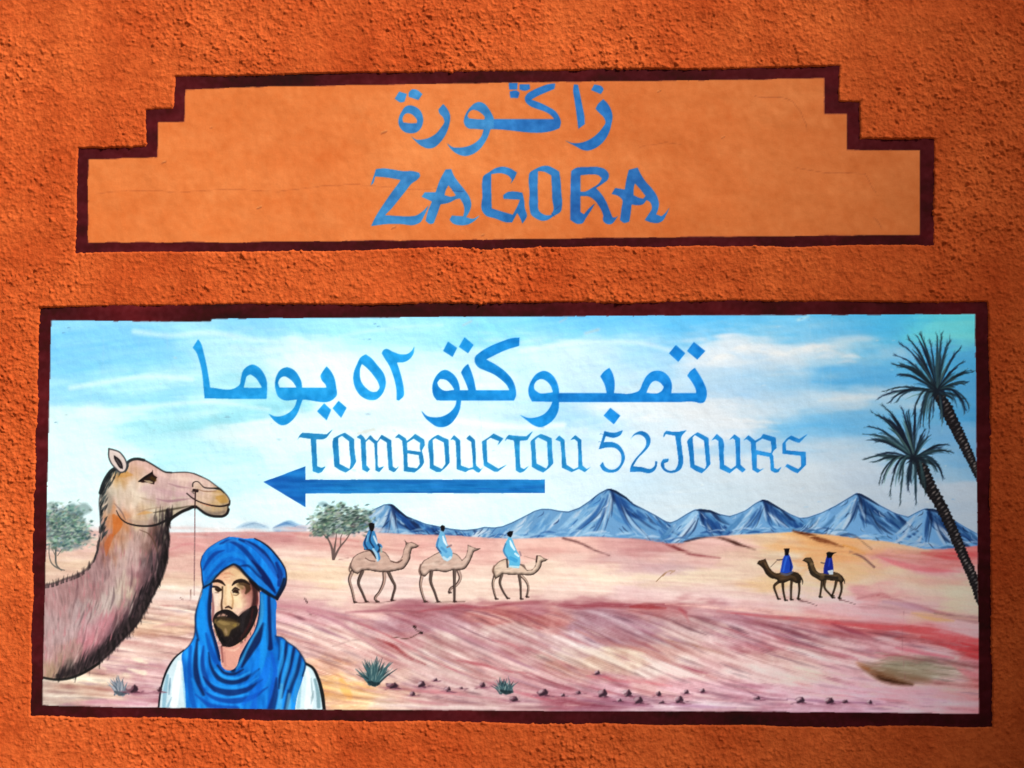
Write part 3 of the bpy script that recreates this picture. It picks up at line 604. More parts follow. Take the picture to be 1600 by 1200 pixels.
camel('painted brown camel, leftmost of the three walking right', [(548, 888), (548, 880), (552, 871), (558, 866), (567, 862), (578, 860), (592, 860), (602, 863), (607, 869), (611, 876), (615, 878), (622, 877), (628, 870), (631, 858), (634, 850), (632, 844), (637, 848), (643, 847), (650, 850), (655, 853), (650, 856), (644, 857), (642, 863), (641, 872), (636, 882), (630, 889), (622, 891),
       (612, 893), (600, 894), (586, 893), (575, 891), (566, 892), (559, 897), (552, 894)],
      [([(552, 890), (546, 905), (550, 922), (554, 941)], 0), ([(566, 893), (560, 911), (566, 926), (572, 940)], 1), ([(600, 892), (600, 908), (593, 925), (586, 936), (589, 940)], 0), ([(606, 892), (613, 907), (617, 915), (614, 930), (612, 938)], 1)],
      (204, 172, 158), (226, 202, 188), [(553, 942), (575, 941), (600, 941), (618, 938)], extra=(([(548, 880), (546, 892), (549, 897)], [2, 3, 1], (110, 85, 78), .8), ([(571, 872), (578, 876), (586, 877)], 1.6, (100, 72, 66), .8), ([(612, 877), (622, 879), (628, 875)], 2.2, (90, 62, 55), .7)))
p = part('rider', len(PARTS) - 1, 'rider in dark blue robe and black turban')
brush([(570, 858), (578, 859), (584, 866), (588, 872)], [3, 4, 3], (40, 32, 36), .95, 1, p)
fill([(577, 827), (571, 839), (567, 851), (570, 859), (578, 858), (584, 862), (588, 870), (590, 878), (594, 874), (593, 862), (598, 855), (596, 851), (590, 848), (588, 838), (584, 829)], (66, 138, 188), p)
for pts, w, c in (([(573, 838), (570, 850), (574, 857)], 3, (28, 62, 110)), ([(580, 832), (578, 845), (584, 855)], 2.6, (26, 48, 88)), ([(584, 838), (588, 847), (590, 851)], [2.5, 3.5, 2], (212, 228, 238)), ([(583, 858), (588, 866), (590, 876)], [3, 4, 3], (185, 215, 232)),
                  ([(575, 836), (573, 846)], 2, (130, 185, 215)), ([(591, 851), (594, 856), (591, 862)], 3.4, (30, 48, 78)), ([(595, 856), (596, 862)], 3, (168, 180, 172))):
    brush(pts, w, c, .85, 1.0, p)
p2 = part('turban', p - 1)
fill([(576, 818), (580, 816.5), (585, 818), (585, 824), (583, 830), (579, 831), (577, 826)], (22, 18, 22), p2)

camel('painted brown camel, middle one of the three walking right', [(656, 893), (657, 884), (662, 876), (669, 872), (679, 866), (690, 861), (705, 863), (714, 866), (719, 871), (722, 875), (727, 870), (730, 861), (731, 851), (735, 853), (742, 856), (751, 857), (746, 860), (741, 862), (738, 869), (733, 880), (726, 889), (717, 891), (708, 891), (696, 894), (682, 892), (673, 893), (664, 901), (658, 899)],
      [([(661, 893), (657, 914), (660, 929), (664, 940)], 0), ([(674, 892), (673, 909), (679, 925), (684, 940)], 1), ([(715, 889), (719, 904), (713, 914), (703, 921), (702, 926)], 0), ([(710, 888), (710, 914), (710, 940)], 1)],
      (208, 178, 164), (228, 206, 192), [(660, 941), (690, 941), (726, 940)], extra=(([(657, 882), (655, 893), (658, 902)], [2, 3, 1], (115, 88, 80), .8),))
cp = len(PARTS) - 1
p = part('rider', cp, 'rider in pale blue robe with black head')
fill([(688, 830), (684, 841), (681, 854), (686, 862), (690, 869), (693, 874), (699, 877), (705, 873), (707, 863), (704, 856), (699, 850), (697, 842), (694, 832)], (120, 182, 216), p)
for pts, w, c in (([(692, 838), (695, 847), (698, 852)], [2, 4, 2], (235, 240, 244)), ([(685, 842), (683, 854), (689, 864)], 3, (70, 130, 178)), ([(690, 856), (697, 862)], 4, (84, 152, 198)), ([(693, 871), (699, 875), (704, 871)], 4, (205, 222, 230)), ([(682, 855), (688, 862)], 1.8, (50, 70, 105)), ([(699, 855), (705, 852)], 3, (150, 120, 125))):
    brush(pts, w, c, .85, 1.0, p)
p2 = part('turban', cp)
fill([(688, 823), (691, 820), (695, 822), (695, 827), (693, 831), (689, 829)], (24, 20, 24), p2)

camel('painted tan camel, rightmost and smallest of the three walking right', [(770, 893), (772, 885), (780, 877), (790, 873), (803, 876), (814, 882), (820, 887), (824, 891), (831, 890), (836, 884), (838, 876), (839, 868), (844, 868), (850, 872), (856, 874), (852, 877), (847, 878), (845, 886), (840, 893), (833, 898), (825, 899), (815, 898), (805, 898), (795, 898), (785, 897), (780, 901), (774, 905)],
      [([(773, 900), (770, 912), (772, 925), (775, 936)], 0), ([(784, 898), (781, 910), (786, 924), (793, 935)], 1), ([(813, 898), (822, 908), (825, 915), (823, 933)], 0), ([(811, 898), (813, 912), (814, 936)], 1)],
      (222, 194, 174), (234, 212, 194), None, lw=(3.8, 2.7, 2.1), extra=(([(772, 884), (770, 893), (772, 899)], [2, 4, 1], (130, 98, 84), .7), ([(812, 882), (818, 884), (822, 890)], [2, 4, 1], (112, 90, 82), .8), ([(839, 869), (838, 878)], 2.6, (70, 50, 46), .9), ([(819, 869), (836, 874)], .9, (150, 120, 110), .7), ([(792, 874), (793, 886)], 3, (62, 50, 52), .8)))
cp = len(PARTS) - 1
p = part('rider', cp, 'rider in light turquoise blue robe')
fill([(795, 839), (789, 850), (786, 861), (790, 869), (795, 876), (795, 886), (811, 888), (813, 877), (812, 869), (808, 861), (804, 852), (799, 841)], (104, 184, 218), p)
for pts, w, c in (([(797, 845), (800, 853), (804, 859)], [2, 4.5, 2.5], (240, 246, 250)), ([(790, 850), (787, 861), (793, 872)], 2.4, (72, 128, 170)), ([(805, 865), (810, 869)], 3, (225, 240, 246)), ([(798, 872), (806, 876)], 6, (72, 160, 206)), ([(797, 885), (810, 886)], 3, (200, 225, 230)), ([(812, 862), (814, 868)], 2.4, (150, 130, 140))):
    brush(pts, w, c, .85, 1.0, p)
p2 = part('turban', cp)
fill([(792, 833), (796, 830), (802, 830), (800, 837), (798, 840), (793, 837)], (18, 16, 22), p2)

DK = (38, 28, 22)
camel('painted dark brown camel, left one of the pair walking left', [(1183, 881), (1186, 876), (1191, 875), (1196, 873), (1199, 880), (1204, 889), (1209, 894), (1216, 896), (1222, 893), (1238, 893), (1248, 896), (1252, 903), (1251, 910), (1244, 911), (1236, 907), (1226, 910), (1217, 911), (1214, 906), (1204, 903), (1197, 897), (1192, 888), (1188, 884)],
      [([(1217, 909), (1210, 915), (1213, 928), (1216, 936)], 0), ([(1223, 909), (1224, 924), (1227, 938)], 0), ([(1237, 906), (1236, 922), (1236, 937)], 0), ([(1248, 906), (1249, 922), (1247, 936)], 0)], (84, 62, 42), (128, 100, 68), None, DK, (3.8, 2.6, 2.2),
      extra=(([(1250, 899), (1254, 908), (1254, 913)], [2, 2.4, 1], DK, .9), ([(1192, 880), (1200, 895), (1212, 903)], [3, 4, 3], (44, 34, 26), .7), ([(1237, 896), (1246, 900), (1248, 909)], [5, 7, 4], (40, 30, 22), .7)))
cp = len(PARTS) - 1
p = part('rider', cp, 'rider in bright blue robe and flat black hat')
brush([(1223, 874), (1217, 875), (1214, 875)], 1.8, (70, 60, 70), .9, 1, p); brush([(1213, 877), (1208, 882), (1204, 886)], 1.0, (110, 85, 70), .8, 1, p)
fill([(1227, 867), (1223, 874), (1221, 884), (1219, 894), (1227, 896), (1237, 893), (1239, 887), (1237, 877), (1233, 866)], (32, 74, 172), p)
for pts, w, c in (([(1229, 871), (1226, 882), (1224, 892)], 3, (58, 112, 205)), ([(1234, 872), (1236, 884), (1235, 891)], 2.6, (18, 38, 110)), ([(1221, 896), (1230, 898), (1238, 894)], 3, (92, 96, 118))): brush(pts, w, c, .8, 1, p)
p2 = part('turban', cp); fill([(1224.5, 857), (1234, 857), (1233, 862), (1232, 868), (1226, 868), (1226, 862)], (18, 12, 18), p2, sharp=30)
camel('painted dark brown camel, right one of the pair walking left', [(1254, 876), (1258, 872), (1267, 871), (1270, 876), (1273, 886), (1277, 893), (1283, 896), (1290, 895), (1304, 894), (1311, 896), (1316, 901), (1318, 907), (1315, 912), (1309, 908), (1299, 907), (1290, 906), (1284, 909), (1276, 904), (1267, 898), (1263, 888), (1261, 880)],
      [([(1285, 906), (1283, 920), (1281, 933)], 0), ([(1289, 906), (1288, 917), (1297, 929), (1301, 934)], 0), ([(1307, 907), (1304, 920), (1300, 931)], 0), ([(1314, 908), (1315, 921), (1311, 935)], 0)], (90, 70, 48), (138, 114, 82), None, DK, (3.8, 2.6, 2.2),
      extra=(([(1315, 900), (1319, 907), (1320, 912)], [2, 2.4, 1], DK, .9), ([(1263, 880), (1268, 893), (1280, 901)], [3, 4, 3], (44, 36, 28), .7), ([(1290, 901), (1308, 903)], 4, (30, 24, 22), .7)))
cp = len(PARTS) - 1
p = part('rider', cp, 'rider in navy blue robe with a loose black scarf end')
brush([(1291, 880), (1286, 880), (1283, 879)], 1.8, (70, 55, 60), .9, 1, p)
fill([(1292, 868), (1289, 879), (1287, 888), (1287, 896), (1294, 897), (1302, 893), (1302, 885), (1300, 871)], (26, 44, 138), p)
brush([(1297, 872), (1295, 884)], 2.4, (45, 75, 180), .7, 1, p); fill([(1293, 892), (1302, 890), (1302, 898), (1296, 898)], (205, 212, 218), p)
p2 = part('turban', cp); fill([(1291, 864), (1295, 862), (1300, 863), (1308, 863), (1302, 866), (1299, 872), (1293, 872)], (16, 12, 16), p2)

# ------------------------------------------------------------------ the large camel
CAM = [(68, 914), (85, 911), (100, 905), (118, 899), (130, 893), (140, 884), (148, 872), (153, 858), (156, 840), (157, 820), (156, 800), (155, 785), (157, 770), (161, 757), (167, 745), (175, 735), (186, 730), (196, 727), (200, 722), (207, 718), (215, 717), (225, 719), (235, 724), (248, 732), (258, 737.5), (268, 738.5), (280, 738), (292, 738), (303, 740),
       (315, 745), (327, 751), (335, 757), (343, 763), (350, 769), (356, 776), (359, 783), (358, 789), (356, 791), (357, 796), (355, 802), (350, 806), (340, 807), (330, 806), (320, 802), (312, 796), (306, 792), (302, 792), (295, 795), (285, 799), (275, 805), (266, 812), (262, 820), (263, 830), (264, 845), (262, 860), (261, 874), (257, 891), (251, 906), (245, 918), (239, 931),
       (231, 946), (223, 960), (216, 973), (207, 983), (199, 991), (190, 1001), (180, 1012), (168, 1024), (155, 1036), (140, 1046), (125, 1054), (108, 1060), (90, 1062), (62, 1058), (60, 980)]
CC = [(90,940,(190,150,150)),(80,980,(195,165,165)),(75,1020,(200,160,160)),(90,1040,(185,155,130)),(110,1030,(190,150,145)),(120,1050,(100,90,80)),(140,920,(180,140,140)),(130,960,(185,160,160)),(150,1000,(205,135,145)),(145,980,(205,160,165)),(170,940,(200,180,175)),(160,890,(185,150,150)),(175,880,(200,165,160)),
(185,862,(205,175,170)),(172,853,(195,120,70)),(183,812,(205,115,50)),(190,818,(203,118,58)),(188,838,(205,165,140)),(210,850,(205,175,170)),(215,880,(200,160,160)),(225,910,(165,115,120)),(200,930,(205,185,165)),(190,970,(190,130,135)),(215,940,(150,110,120)),(235,900,(120,92,96)),(245,880,(85,72,76)),(240,850,(150,110,105)),
(225,835,(195,160,150)),(250,840,(112,82,72)),(255,860,(50,42,46)),(230,940,(66,56,62)),(205,975,(80,64,74)),(180,1003,(125,94,104)),(160,1025,(112,96,96)),(170,980,(195,140,150)),(165,800,(205,185,170)),(165,830,(185,150,145)),(162,870,(150,110,115)),(170,770,(195,184,168)),(185,760,(230,210,190)),(195,742,(205,155,85)),(206,747,(225,185,165)),
(220,725,(222,180,172)),(210,735,(222,180,170)),(200,775,(228,205,188)),(215,765,(232,215,198)),(235,770,(220,190,190)),(250,760,(220,180,185)),(260,750,(225,190,185)),(275,745,(228,198,185)),(290,745,(228,190,180)),(310,750,(222,185,180)),(325,757,(225,195,185)),(280,765,(222,182,188)),(295,768,(218,180,182)),(250,781,(196,158,162)),
(225,787,(215,190,170)),(210,795,(225,200,175)),(240,795,(215,195,170)),(255,800,(185,170,140)),(225,806,(212,170,118)),(230,815,(215,190,185)),(250,810,(210,200,180)),(280,790,(210,195,175)),(195,805,(220,190,185)),(320,775,(230,195,175)),(335,775,(225,185,140)),(347,780,(200,155,80)),(310,788,(210,185,175)),(330,796,(195,175,155)),(350,797,(170,145,125)),(190,790,(225,195,185))]
p_cam = part('painted_camel', MURAL, 'large painted camel head and neck at the left edge of the mural')
CC = [(x, y, tuple(np.array(c) * (.78 if y < 822 else .92) + np.array((198, 184, 168) if y < 822 else (150, 130, 132)) * (.22 if y < 822 else .08))) for x, y, c in CC]
cf = field(CC, 11, 11, 56, 700, 370, 1070, 3)
camc = np.zeros_like(sheet); ysl = slice(700, 1072)
camc[ysl] = sample(cf, XX[ysl] + fnoise(4, 4, 51)[ysl] * 5, YY[ysl] + fnoise(3, 7, 52)[ysl] * 6) + (fnoise(1.2, 5, 53)[ysl] * 5)[..., None]
slc, cvc = fill(CAM, camc, p_cam)
keep = CLIP; C2 = np.zeros_like(CLIP); C2[slc] = cvc; CLIP = C2 * keep
r = np.random.default_rng(31)
brush([(258, 822), (254, 850), (250, 880), (240, 908), (226, 936), (208, 962), (186, 988), (160, 1014), (130, 1036), (100, 1046)], [10, 22, 30, 32, 30, 28, 28, 26, 22, 12], (66, 54, 60), .55, 16)
brush([(262, 830), (259, 862), (250, 895), (236, 926), (216, 956), (194, 984), (166, 1014), (132, 1040), (96, 1056)], [8, 14, 18, 18, 16, 16, 15, 14, 10], (34, 28, 32), .75, 7)
brush([(196, 850), (190, 890), (178, 930), (150, 965)], [8, 22, 26, 10], (212, 192, 186), .45, 12)
brush([(172, 960), (158, 985), (136, 1010)], [6, 20, 8], (212, 140, 150), .4, 10)
for k in range(1500):                                            # coat
    x = r.uniform(66, 264); y = r.uniform(822, 1062)
    if CLIP[int(y), int(x)] < .5: continue
    c0 = camc[int(y), int(x)]
    lean = np.interp(x, [66, 150, 240], [.25, .1, -.25]) if y < 930 else np.interp(x, [66, 140, 220], [.1, -.25, -.45])
    if y > 1000: lean -= .1
    L = r.uniform(7, 20)
    f = r.random()
    c = c0 * r.uniform(.72, .9) if f < .45 else (c0 + r.uniform(8, 26) if f < .86 else np.array([202, 128, 136]))
    brush([(x, y), (x + lean * L * .5 + r.uniform(-1, 1), y + L * .55), (x + lean * L, y + L)], [.4, r.uniform(1.4, 3.2), .3], np.clip(c, 0, 240), r.uniform(.2, .5), 1.8)
for k in range(420):                                             # face grain
    x = r.uniform(160, 356); y = r.uniform(722, 820)
    if CLIP[int(y), int(x)] < .5: continue
    c0 = camc[int(y), int(x)]
    brush([(x - 6, y - 1), (x + 6, y + 1)], [.3, r.uniform(1.5, 3), .3], np.clip(c0 + r.uniform(-14, 14), 0, 245), .35, 1.5)
for pts, w, c, a in (([(178, 806), (184, 818), (180, 830), (176, 838)], [6, 16, 10, 2], (206, 108, 34), .6), ([(174, 838), (168, 850), (166, 868)], [8, 10, 2], (196, 104, 52), .6), ([(184, 745), (195, 741), (206, 742)], [2, 11, 3], (206, 150, 72), .55),
                     ([(340, 778), (347, 780), (353, 783)], [6, 13, 6], (196, 148, 66), .55), ([(313, 786), (325, 789), (340, 791)], [1, 4, 1], (215, 130, 90), .6), ([(215, 804), (226, 801), (238, 801)], [1, 6, 1], (218, 158, 84), .5),
                     ([(212, 775), (228, 780), (243, 783)], [.5, 3, .5], (185, 160, 140), .6), ([(243, 779), (262, 783), (282, 781), (298, 779)], [.5, 4, 4, .5], (168, 128, 138), .7), ([(240, 801), (262, 797), (285, 793), (300, 790)], [1, 4, 3, 1], (80, 70, 55), .8),
                     ([(262, 755), (278, 760), (298, 763)], [.5, 3, .5], (165, 125, 135), .6), ([(215, 800), (235, 795), (255, 792)], [.5, 2, .5], (150, 120, 100), .5), ([(178, 786), (190, 800), (196, 812)], [.5, 2, 1], (110, 90, 90), .7)):
    brush(pts, w, c, a, 2.2)
for k in range(70):                                              # long furrows in the coat
    x = r.uniform(120, 245); y = r.uniform(850, 1020)
    if CLIP[int(y), int(x)] < .5: continue
    L = r.uniform(20, 46); lean = np.interp(y, [850, 930, 1020], [.02, -.22, -.45])
    brush([(x, y), (x + lean * L * .4 + 2, y + L * .5), (x + lean * L, y + L)], [.5, r.uniform(2, 5), .4], [(118, 84, 90), (96, 72, 78), (214, 192, 186), (206, 140, 148)][r.integers(4)], r.uniform(.25, .5), 2.4)
for pts, w, c, a in (([(163, 765), (172, 780), (170, 800)], [4, 10, 5], (150, 138, 126), .5), ([(200, 812), (222, 817), (246, 814)], [3, 8, 4], (176, 152, 140), .5), ([(268, 748), (290, 748), (315, 754)], [3, 7, 4], (236, 212, 198), .5), ([(226, 730), (246, 740), (262, 746)], [3, 6, 3], (236, 200, 190), .45),
                     ([(246, 764), (272, 772), (296, 772)], [4, 10, 5], (204, 166, 172), .45), ([(205, 764), (214, 776), (208, 792)], [5, 12, 6], (238, 222, 204), .5), ([(318, 799), (334, 803), (350, 800)], [3, 6, 4], (120, 104, 96), .6), ([(318, 768), (334, 772), (346, 772)], [2, 5, 2], (236, 206, 180), .6)):
    brush(pts, w, c, a, 4.0)
for k in range(240):                                             # dark fringe of the neck and chest
    t = r.random(); i = r.integers(49, len(CAM) - 3)
    a_, b_ = np.array(CAM[i]), np.array(CAM[i + 1]); q = a_ + (b_ - a_) * t
    d = abs(r.normal(0, 9)) + 1
    x, y = q[0] - d * .9, q[1] - d * .5
    L = r.uniform(9, 28); lean = -.15 if y < 900 else -.5
    brush([(x, y - L * .6), (x + lean * L * .4, y), (x + lean * L * .8, y + L * .5)], [.3, r.uniform(2, 4.2), .4], [(30, 26, 30), (46, 38, 42), (66, 52, 56)][r.integers(3)], r.uniform(.3, .7), 1.8)
for k in range(110):                                             # mane on the nape
    i = r.integers(8, 17); t = r.random(); a_, b_ = np.array(CAM[i]), np.array(CAM[i + 1]); q = a_ + (b_ - a_) * t
    d = abs(r.normal(0, 5))
    x, y = q[0] + d, q[1] + d * .3
    brush([(x + 3, y - 5), (x, y), (x - 3, y + 7)], [.4, r.uniform(2, 4), .4], [(38, 48, 52), (58, 70, 74), (112, 116, 112), (30, 34, 38)][r.integers(4)], r.uniform(.5, .85), 1.2)
CLIP = keep
for k in range(190):                                             # hairs that break the outline
    i = list(range(0, 9)) + list(range(50, len(CAM) - 3)); i = i[r.integers(len(i))]
    t = r.random(); a_, b_ = np.array(CAM[i]), np.array(CAM[i + 1]); q = a_ + (b_ - a_) * t
    if i < 9: brush([(q[0] - 1, q[1] + 5), (q[0] + r.uniform(-3, 1), q[1] - r.uniform(1, 6))], [2.6, .6], [(62, 52, 54), (84, 72, 72)][r.integers(2)], r.uniform(.4, .8), 1.2, p_cam)
    else:
        L = r.choice([5, 7, 9, 12, 18]); dx_ = r.uniform(-4.5, 2.5); brush([(q[0] - 3, q[1] - L), (q[0] - 1 + dx_ * .3, q[1]), (q[0] + dx_, q[1] + L * .6)], [3.6, r.uniform(2.4, 4.4), .8], [(34, 28, 30), (56, 46, 48), (28, 24, 26), (84, 68, 70)][r.integers(4)], r.uniform(.35, .85), 2.0, p_cam)
for i0, i1, w, c, a in ((0, 7, 3.5, (62, 52, 54), .45), (6, 13, 2.6, (52, 54, 58), .5), (12, 17, 6, (30, 36, 40), .9), (17, 21, 4.6, (36, 42, 46), .9), (20, 25, 2.6, (46, 40, 42), .85), (24, 29, 1.8, (58, 50, 50), .85), (28, 36, 2.0, (84, 76, 76), .85), (35, 39, 2.8, (66, 58, 50), .8),
                     (38, 46, 4.2, (30, 28, 30), .95), (45, 51, 5, (26, 25, 24), .95), (50, 58, 4, (28, 24, 26), .55), (57, 70, 3.6, (28, 24, 27), .5), (68, 75, 4, (26, 26, 26), .85)):
    brush(CAM[i0:i1 + 1], w, c, a, 1.4, p_cam)
for pts, w, c, a in (([(182, 798), (187, 808), (196, 816), (210, 820.5), (225, 822), (240, 821), (252, 817), (264, 810)], [1.5, 2.4, 3, 3.4, 4], (34, 30, 32), .92), ([(292, 771), (299, 777), (309, 783), (320, 787), (335, 790.5), (350, 790.5), (358, 788)], [2, 2.4, 2, 3, 3], (48, 36, 34), .95),
                     ([(301, 760), (301.5, 755), (305, 752.5), (310, 753), (314, 757), (318, 761), (330, 763), (342, 763)], [2.2, 1.6, 1.6, 2.6, 3.2], (56, 46, 46), .95), ([(308, 764), (316, 767), (326, 768), (338, 767)], [1, 1.8, 1], (150, 112, 86), .8), ([(318, 764.5), (330, 765), (338, 765)], 2, (222, 200, 188), .8),
                     ([(336, 763), (345, 765), (350, 770)], [3, 4, 2], (45, 45, 45), .8), ([(218, 828), (232, 834), (240, 845), (246, 862)], [1, 2, 2, 1], (100, 70, 55), .6), ([(300, 768), (303, 771)], 2, (30, 26, 28), .5)):
    brush(pts, w, c, a, 1.1)
p = part('eye', p_cam)
fill([(215.5, 752.5), (222, 748), (229, 743), (236, 739), (238.5, 733.5), (240, 741), (246, 746), (243, 750), (241, 757), (236, 756), (229, 754), (222, 754)], (54, 34, 30), p)
brush([(226, 751), (233, 753), (238, 754)], [1, 4.5, 2], (200, 178, 150), .85, 1.2); brush([(237, 747), (242, 750)], 5, (84, 60, 18), .8, 1.5); brush([(217, 752), (228, 745), (237, 739)], [2, 4, 3], (28, 18, 20), .95, 1)
p = part('ear', p_cam, 'pointed pinkish ear with dark inside')
EAR = [(170, 701), (178, 703), (186, 706), (192, 712), (197, 721), (198, 730), (194, 737), (188, 738), (182, 733), (174, 724), (170, 714)]
fill(EAR, (224, 206, 200), p); brush(EAR + [EAR[0]], 2.4, (70, 72, 78), .9, 1.2, p)
fill([(178, 711), (183, 714), (189, 720), (192, 728), (192, 733), (188, 732), (182, 724), (178, 716)], (48, 40, 44), p); brush([(182, 718), (188, 727)], 2.4, (100, 92, 92), .7, 1.2); brush([(173, 705), (178, 706), (187, 710)], 2, (232, 214, 210), .8, 1)
p = part('halter_rope', p_cam, 'thin dark rope hanging from the nose')
brush([(303, 766), (308, 767)], 5, (34, 20, 22), .9, 1, p); brush([(305.5, 766), (305, 780), (304.5, 797)], [2.4, 2], (66, 44, 44), .95, 1, p)
for k in range(11): brush([(304.6 - k * .08, 799 + k * 10), (304.4 - k * .08, 807 + k * 10)], 1.7, (128, 92, 92), .9, 1, p)
brush([(304.5, 798), (303.5, 930)], 1.4, (165, 130, 130), .65, 1, p)
for pts in ([(298, 922), (297, 938)], [(281, 933), (286, 937)], [(295, 945), (295, 952)]): brush(pts, 1.4, (140, 100, 95), .8, 1)

# ------------------------------------------------------------------ the man
p_man = part('painted_man', MURAL, 'painted bearded man in blue turban and scarf at the lower left')
sleeves = []
for sh in ([(286, 1016), (273, 1028), (261, 1047), (253, 1070), (247, 1112), (294, 1112), (290, 1070), (287, 1040)], [(476, 1036), (488, 1043), (497, 1060), (503, 1082), (507, 1112), (458, 1112), (466, 1076), (472, 1050)]):
    p = part('sleeve', p_man, 'white robe sleeve'); sleeves.append(p)
    fill(sh, (214, 232, 240), p)
for pts, w, c, a in (([(280, 1035), (276, 1065), (272, 1100)], [6, 12, 12], (250, 253, 254), .8), ([(262, 1055), (258, 1080), (256, 1104)], [4, 7, 6], (110, 165, 190), .55), ([(266, 1060), (264, 1085)], [1, 3, 1], (70, 120, 150), .6), ([(268, 1090), (262, 1104)], [1, 4], (120, 170, 195), .6), ([(287, 1040), (289, 1075), (291, 1104)], [4, 6, 4], (120, 190, 228), .6),
                     ([(480, 1046), (484, 1075), (482, 1104)], [4, 12, 14], (240, 246, 248), .8), ([(492, 1062), (497, 1085), (498, 1104)], [4, 6, 6], (90, 130, 140), .6), ([(470, 1065), (466, 1104)], [3, 6], (140, 190, 205), .6), ([(486, 1060), (489, 1090)], [1, 3, 1], (130, 160, 170), .6), ([(490, 1080), (486, 1100)], [1, 4, 1], (120, 150, 160), .5),
                     ([(247, 1112), (253, 1070), (261, 1047), (273, 1028), (287, 1016)], [3, 3, 3.5, 2], (14, 22, 32), .95), ([(476, 1036), (488, 1043), (497, 1060), (503, 1082), (507, 1112)], [4, 5, 6, 5], (20, 24, 28), .95), ([(476, 1038), (468, 1062), (462, 1085), (459, 1112)], [3, 3.4, 3], (12, 16, 26), .95)):
    brush(pts, w, c, a, 2.4 if a < .9 else 1.4, (sleeves[0] if pts[0][0] < 400 else sleeves[1]) if a > .9 else 0)
p = part('neck', p_man)
fill([(346, 1004), (362, 1011), (380, 1000), (394, 978), (403, 955), (404, 975), (396, 992), (385, 1008), (377, 1022), (367, 1046), (350, 1046), (346, 1030)], (224, 166, 150), p)
for pts, w, c, a in (([(352, 1014), (366, 1016), (378, 1008)], [1, 4, 1], (236, 196, 176), .7), ([(398, 966), (390, 990), (376, 1012)], [2, 5, 4], (214, 148, 142), .6), ([(350, 1020), (352, 1040)], 4, (200, 140, 130), .6), ([(346, 1010), (348, 1034)], 3, (140, 80, 80), .7)):
    brush(pts, w, c, a, 1.6)
p = part('face', p_man)
FACE = [(331, 918), (337, 904), (350, 891), (364, 884), (377, 891), (389, 904), (397, 912), (404, 922), (406, 935), (404, 948), (401, 960), (394, 982), (380, 1000), (362, 1010), (349, 1008), (340, 996), (334, 978), (331, 955), (330, 935)]
fc = field([(364,892,(226,190,150)),(348,900,(234,180,150)),(355,908,(236,200,168)),(375,905,(230,198,160)),(340,935,(236,212,196)),(338,950,(228,200,190)),(355,925,(240,214,176)),(356,940,(238,206,166)),(368,935,(240,216,176)),(378,945,(238,212,180)),(374,957,(240,206,188)),(388,935,(222,170,152)),(393,925,(150,90,80)),(385,952,(206,156,146)),(396,940,(120,70,66)),(403,930,(206,156,148)),(404,945,(200,140,140)),(350,950,(226,190,160)),(360,980,(170,140,95))], 7, 7, 325, 880, 412, 1014, 2)
facec = np.zeros_like(sheet); ysl = slice(880, 1014); facec[ysl] = sample(fc, XX[ysl] + fnoise(2, 2, 61)[ysl], YY[ysl] + fnoise(2, 2, 62)[ysl]) + (fnoise(1.4, 1.4, 63)[ysl] * 3)[..., None]
fill(FACE, facec, p)
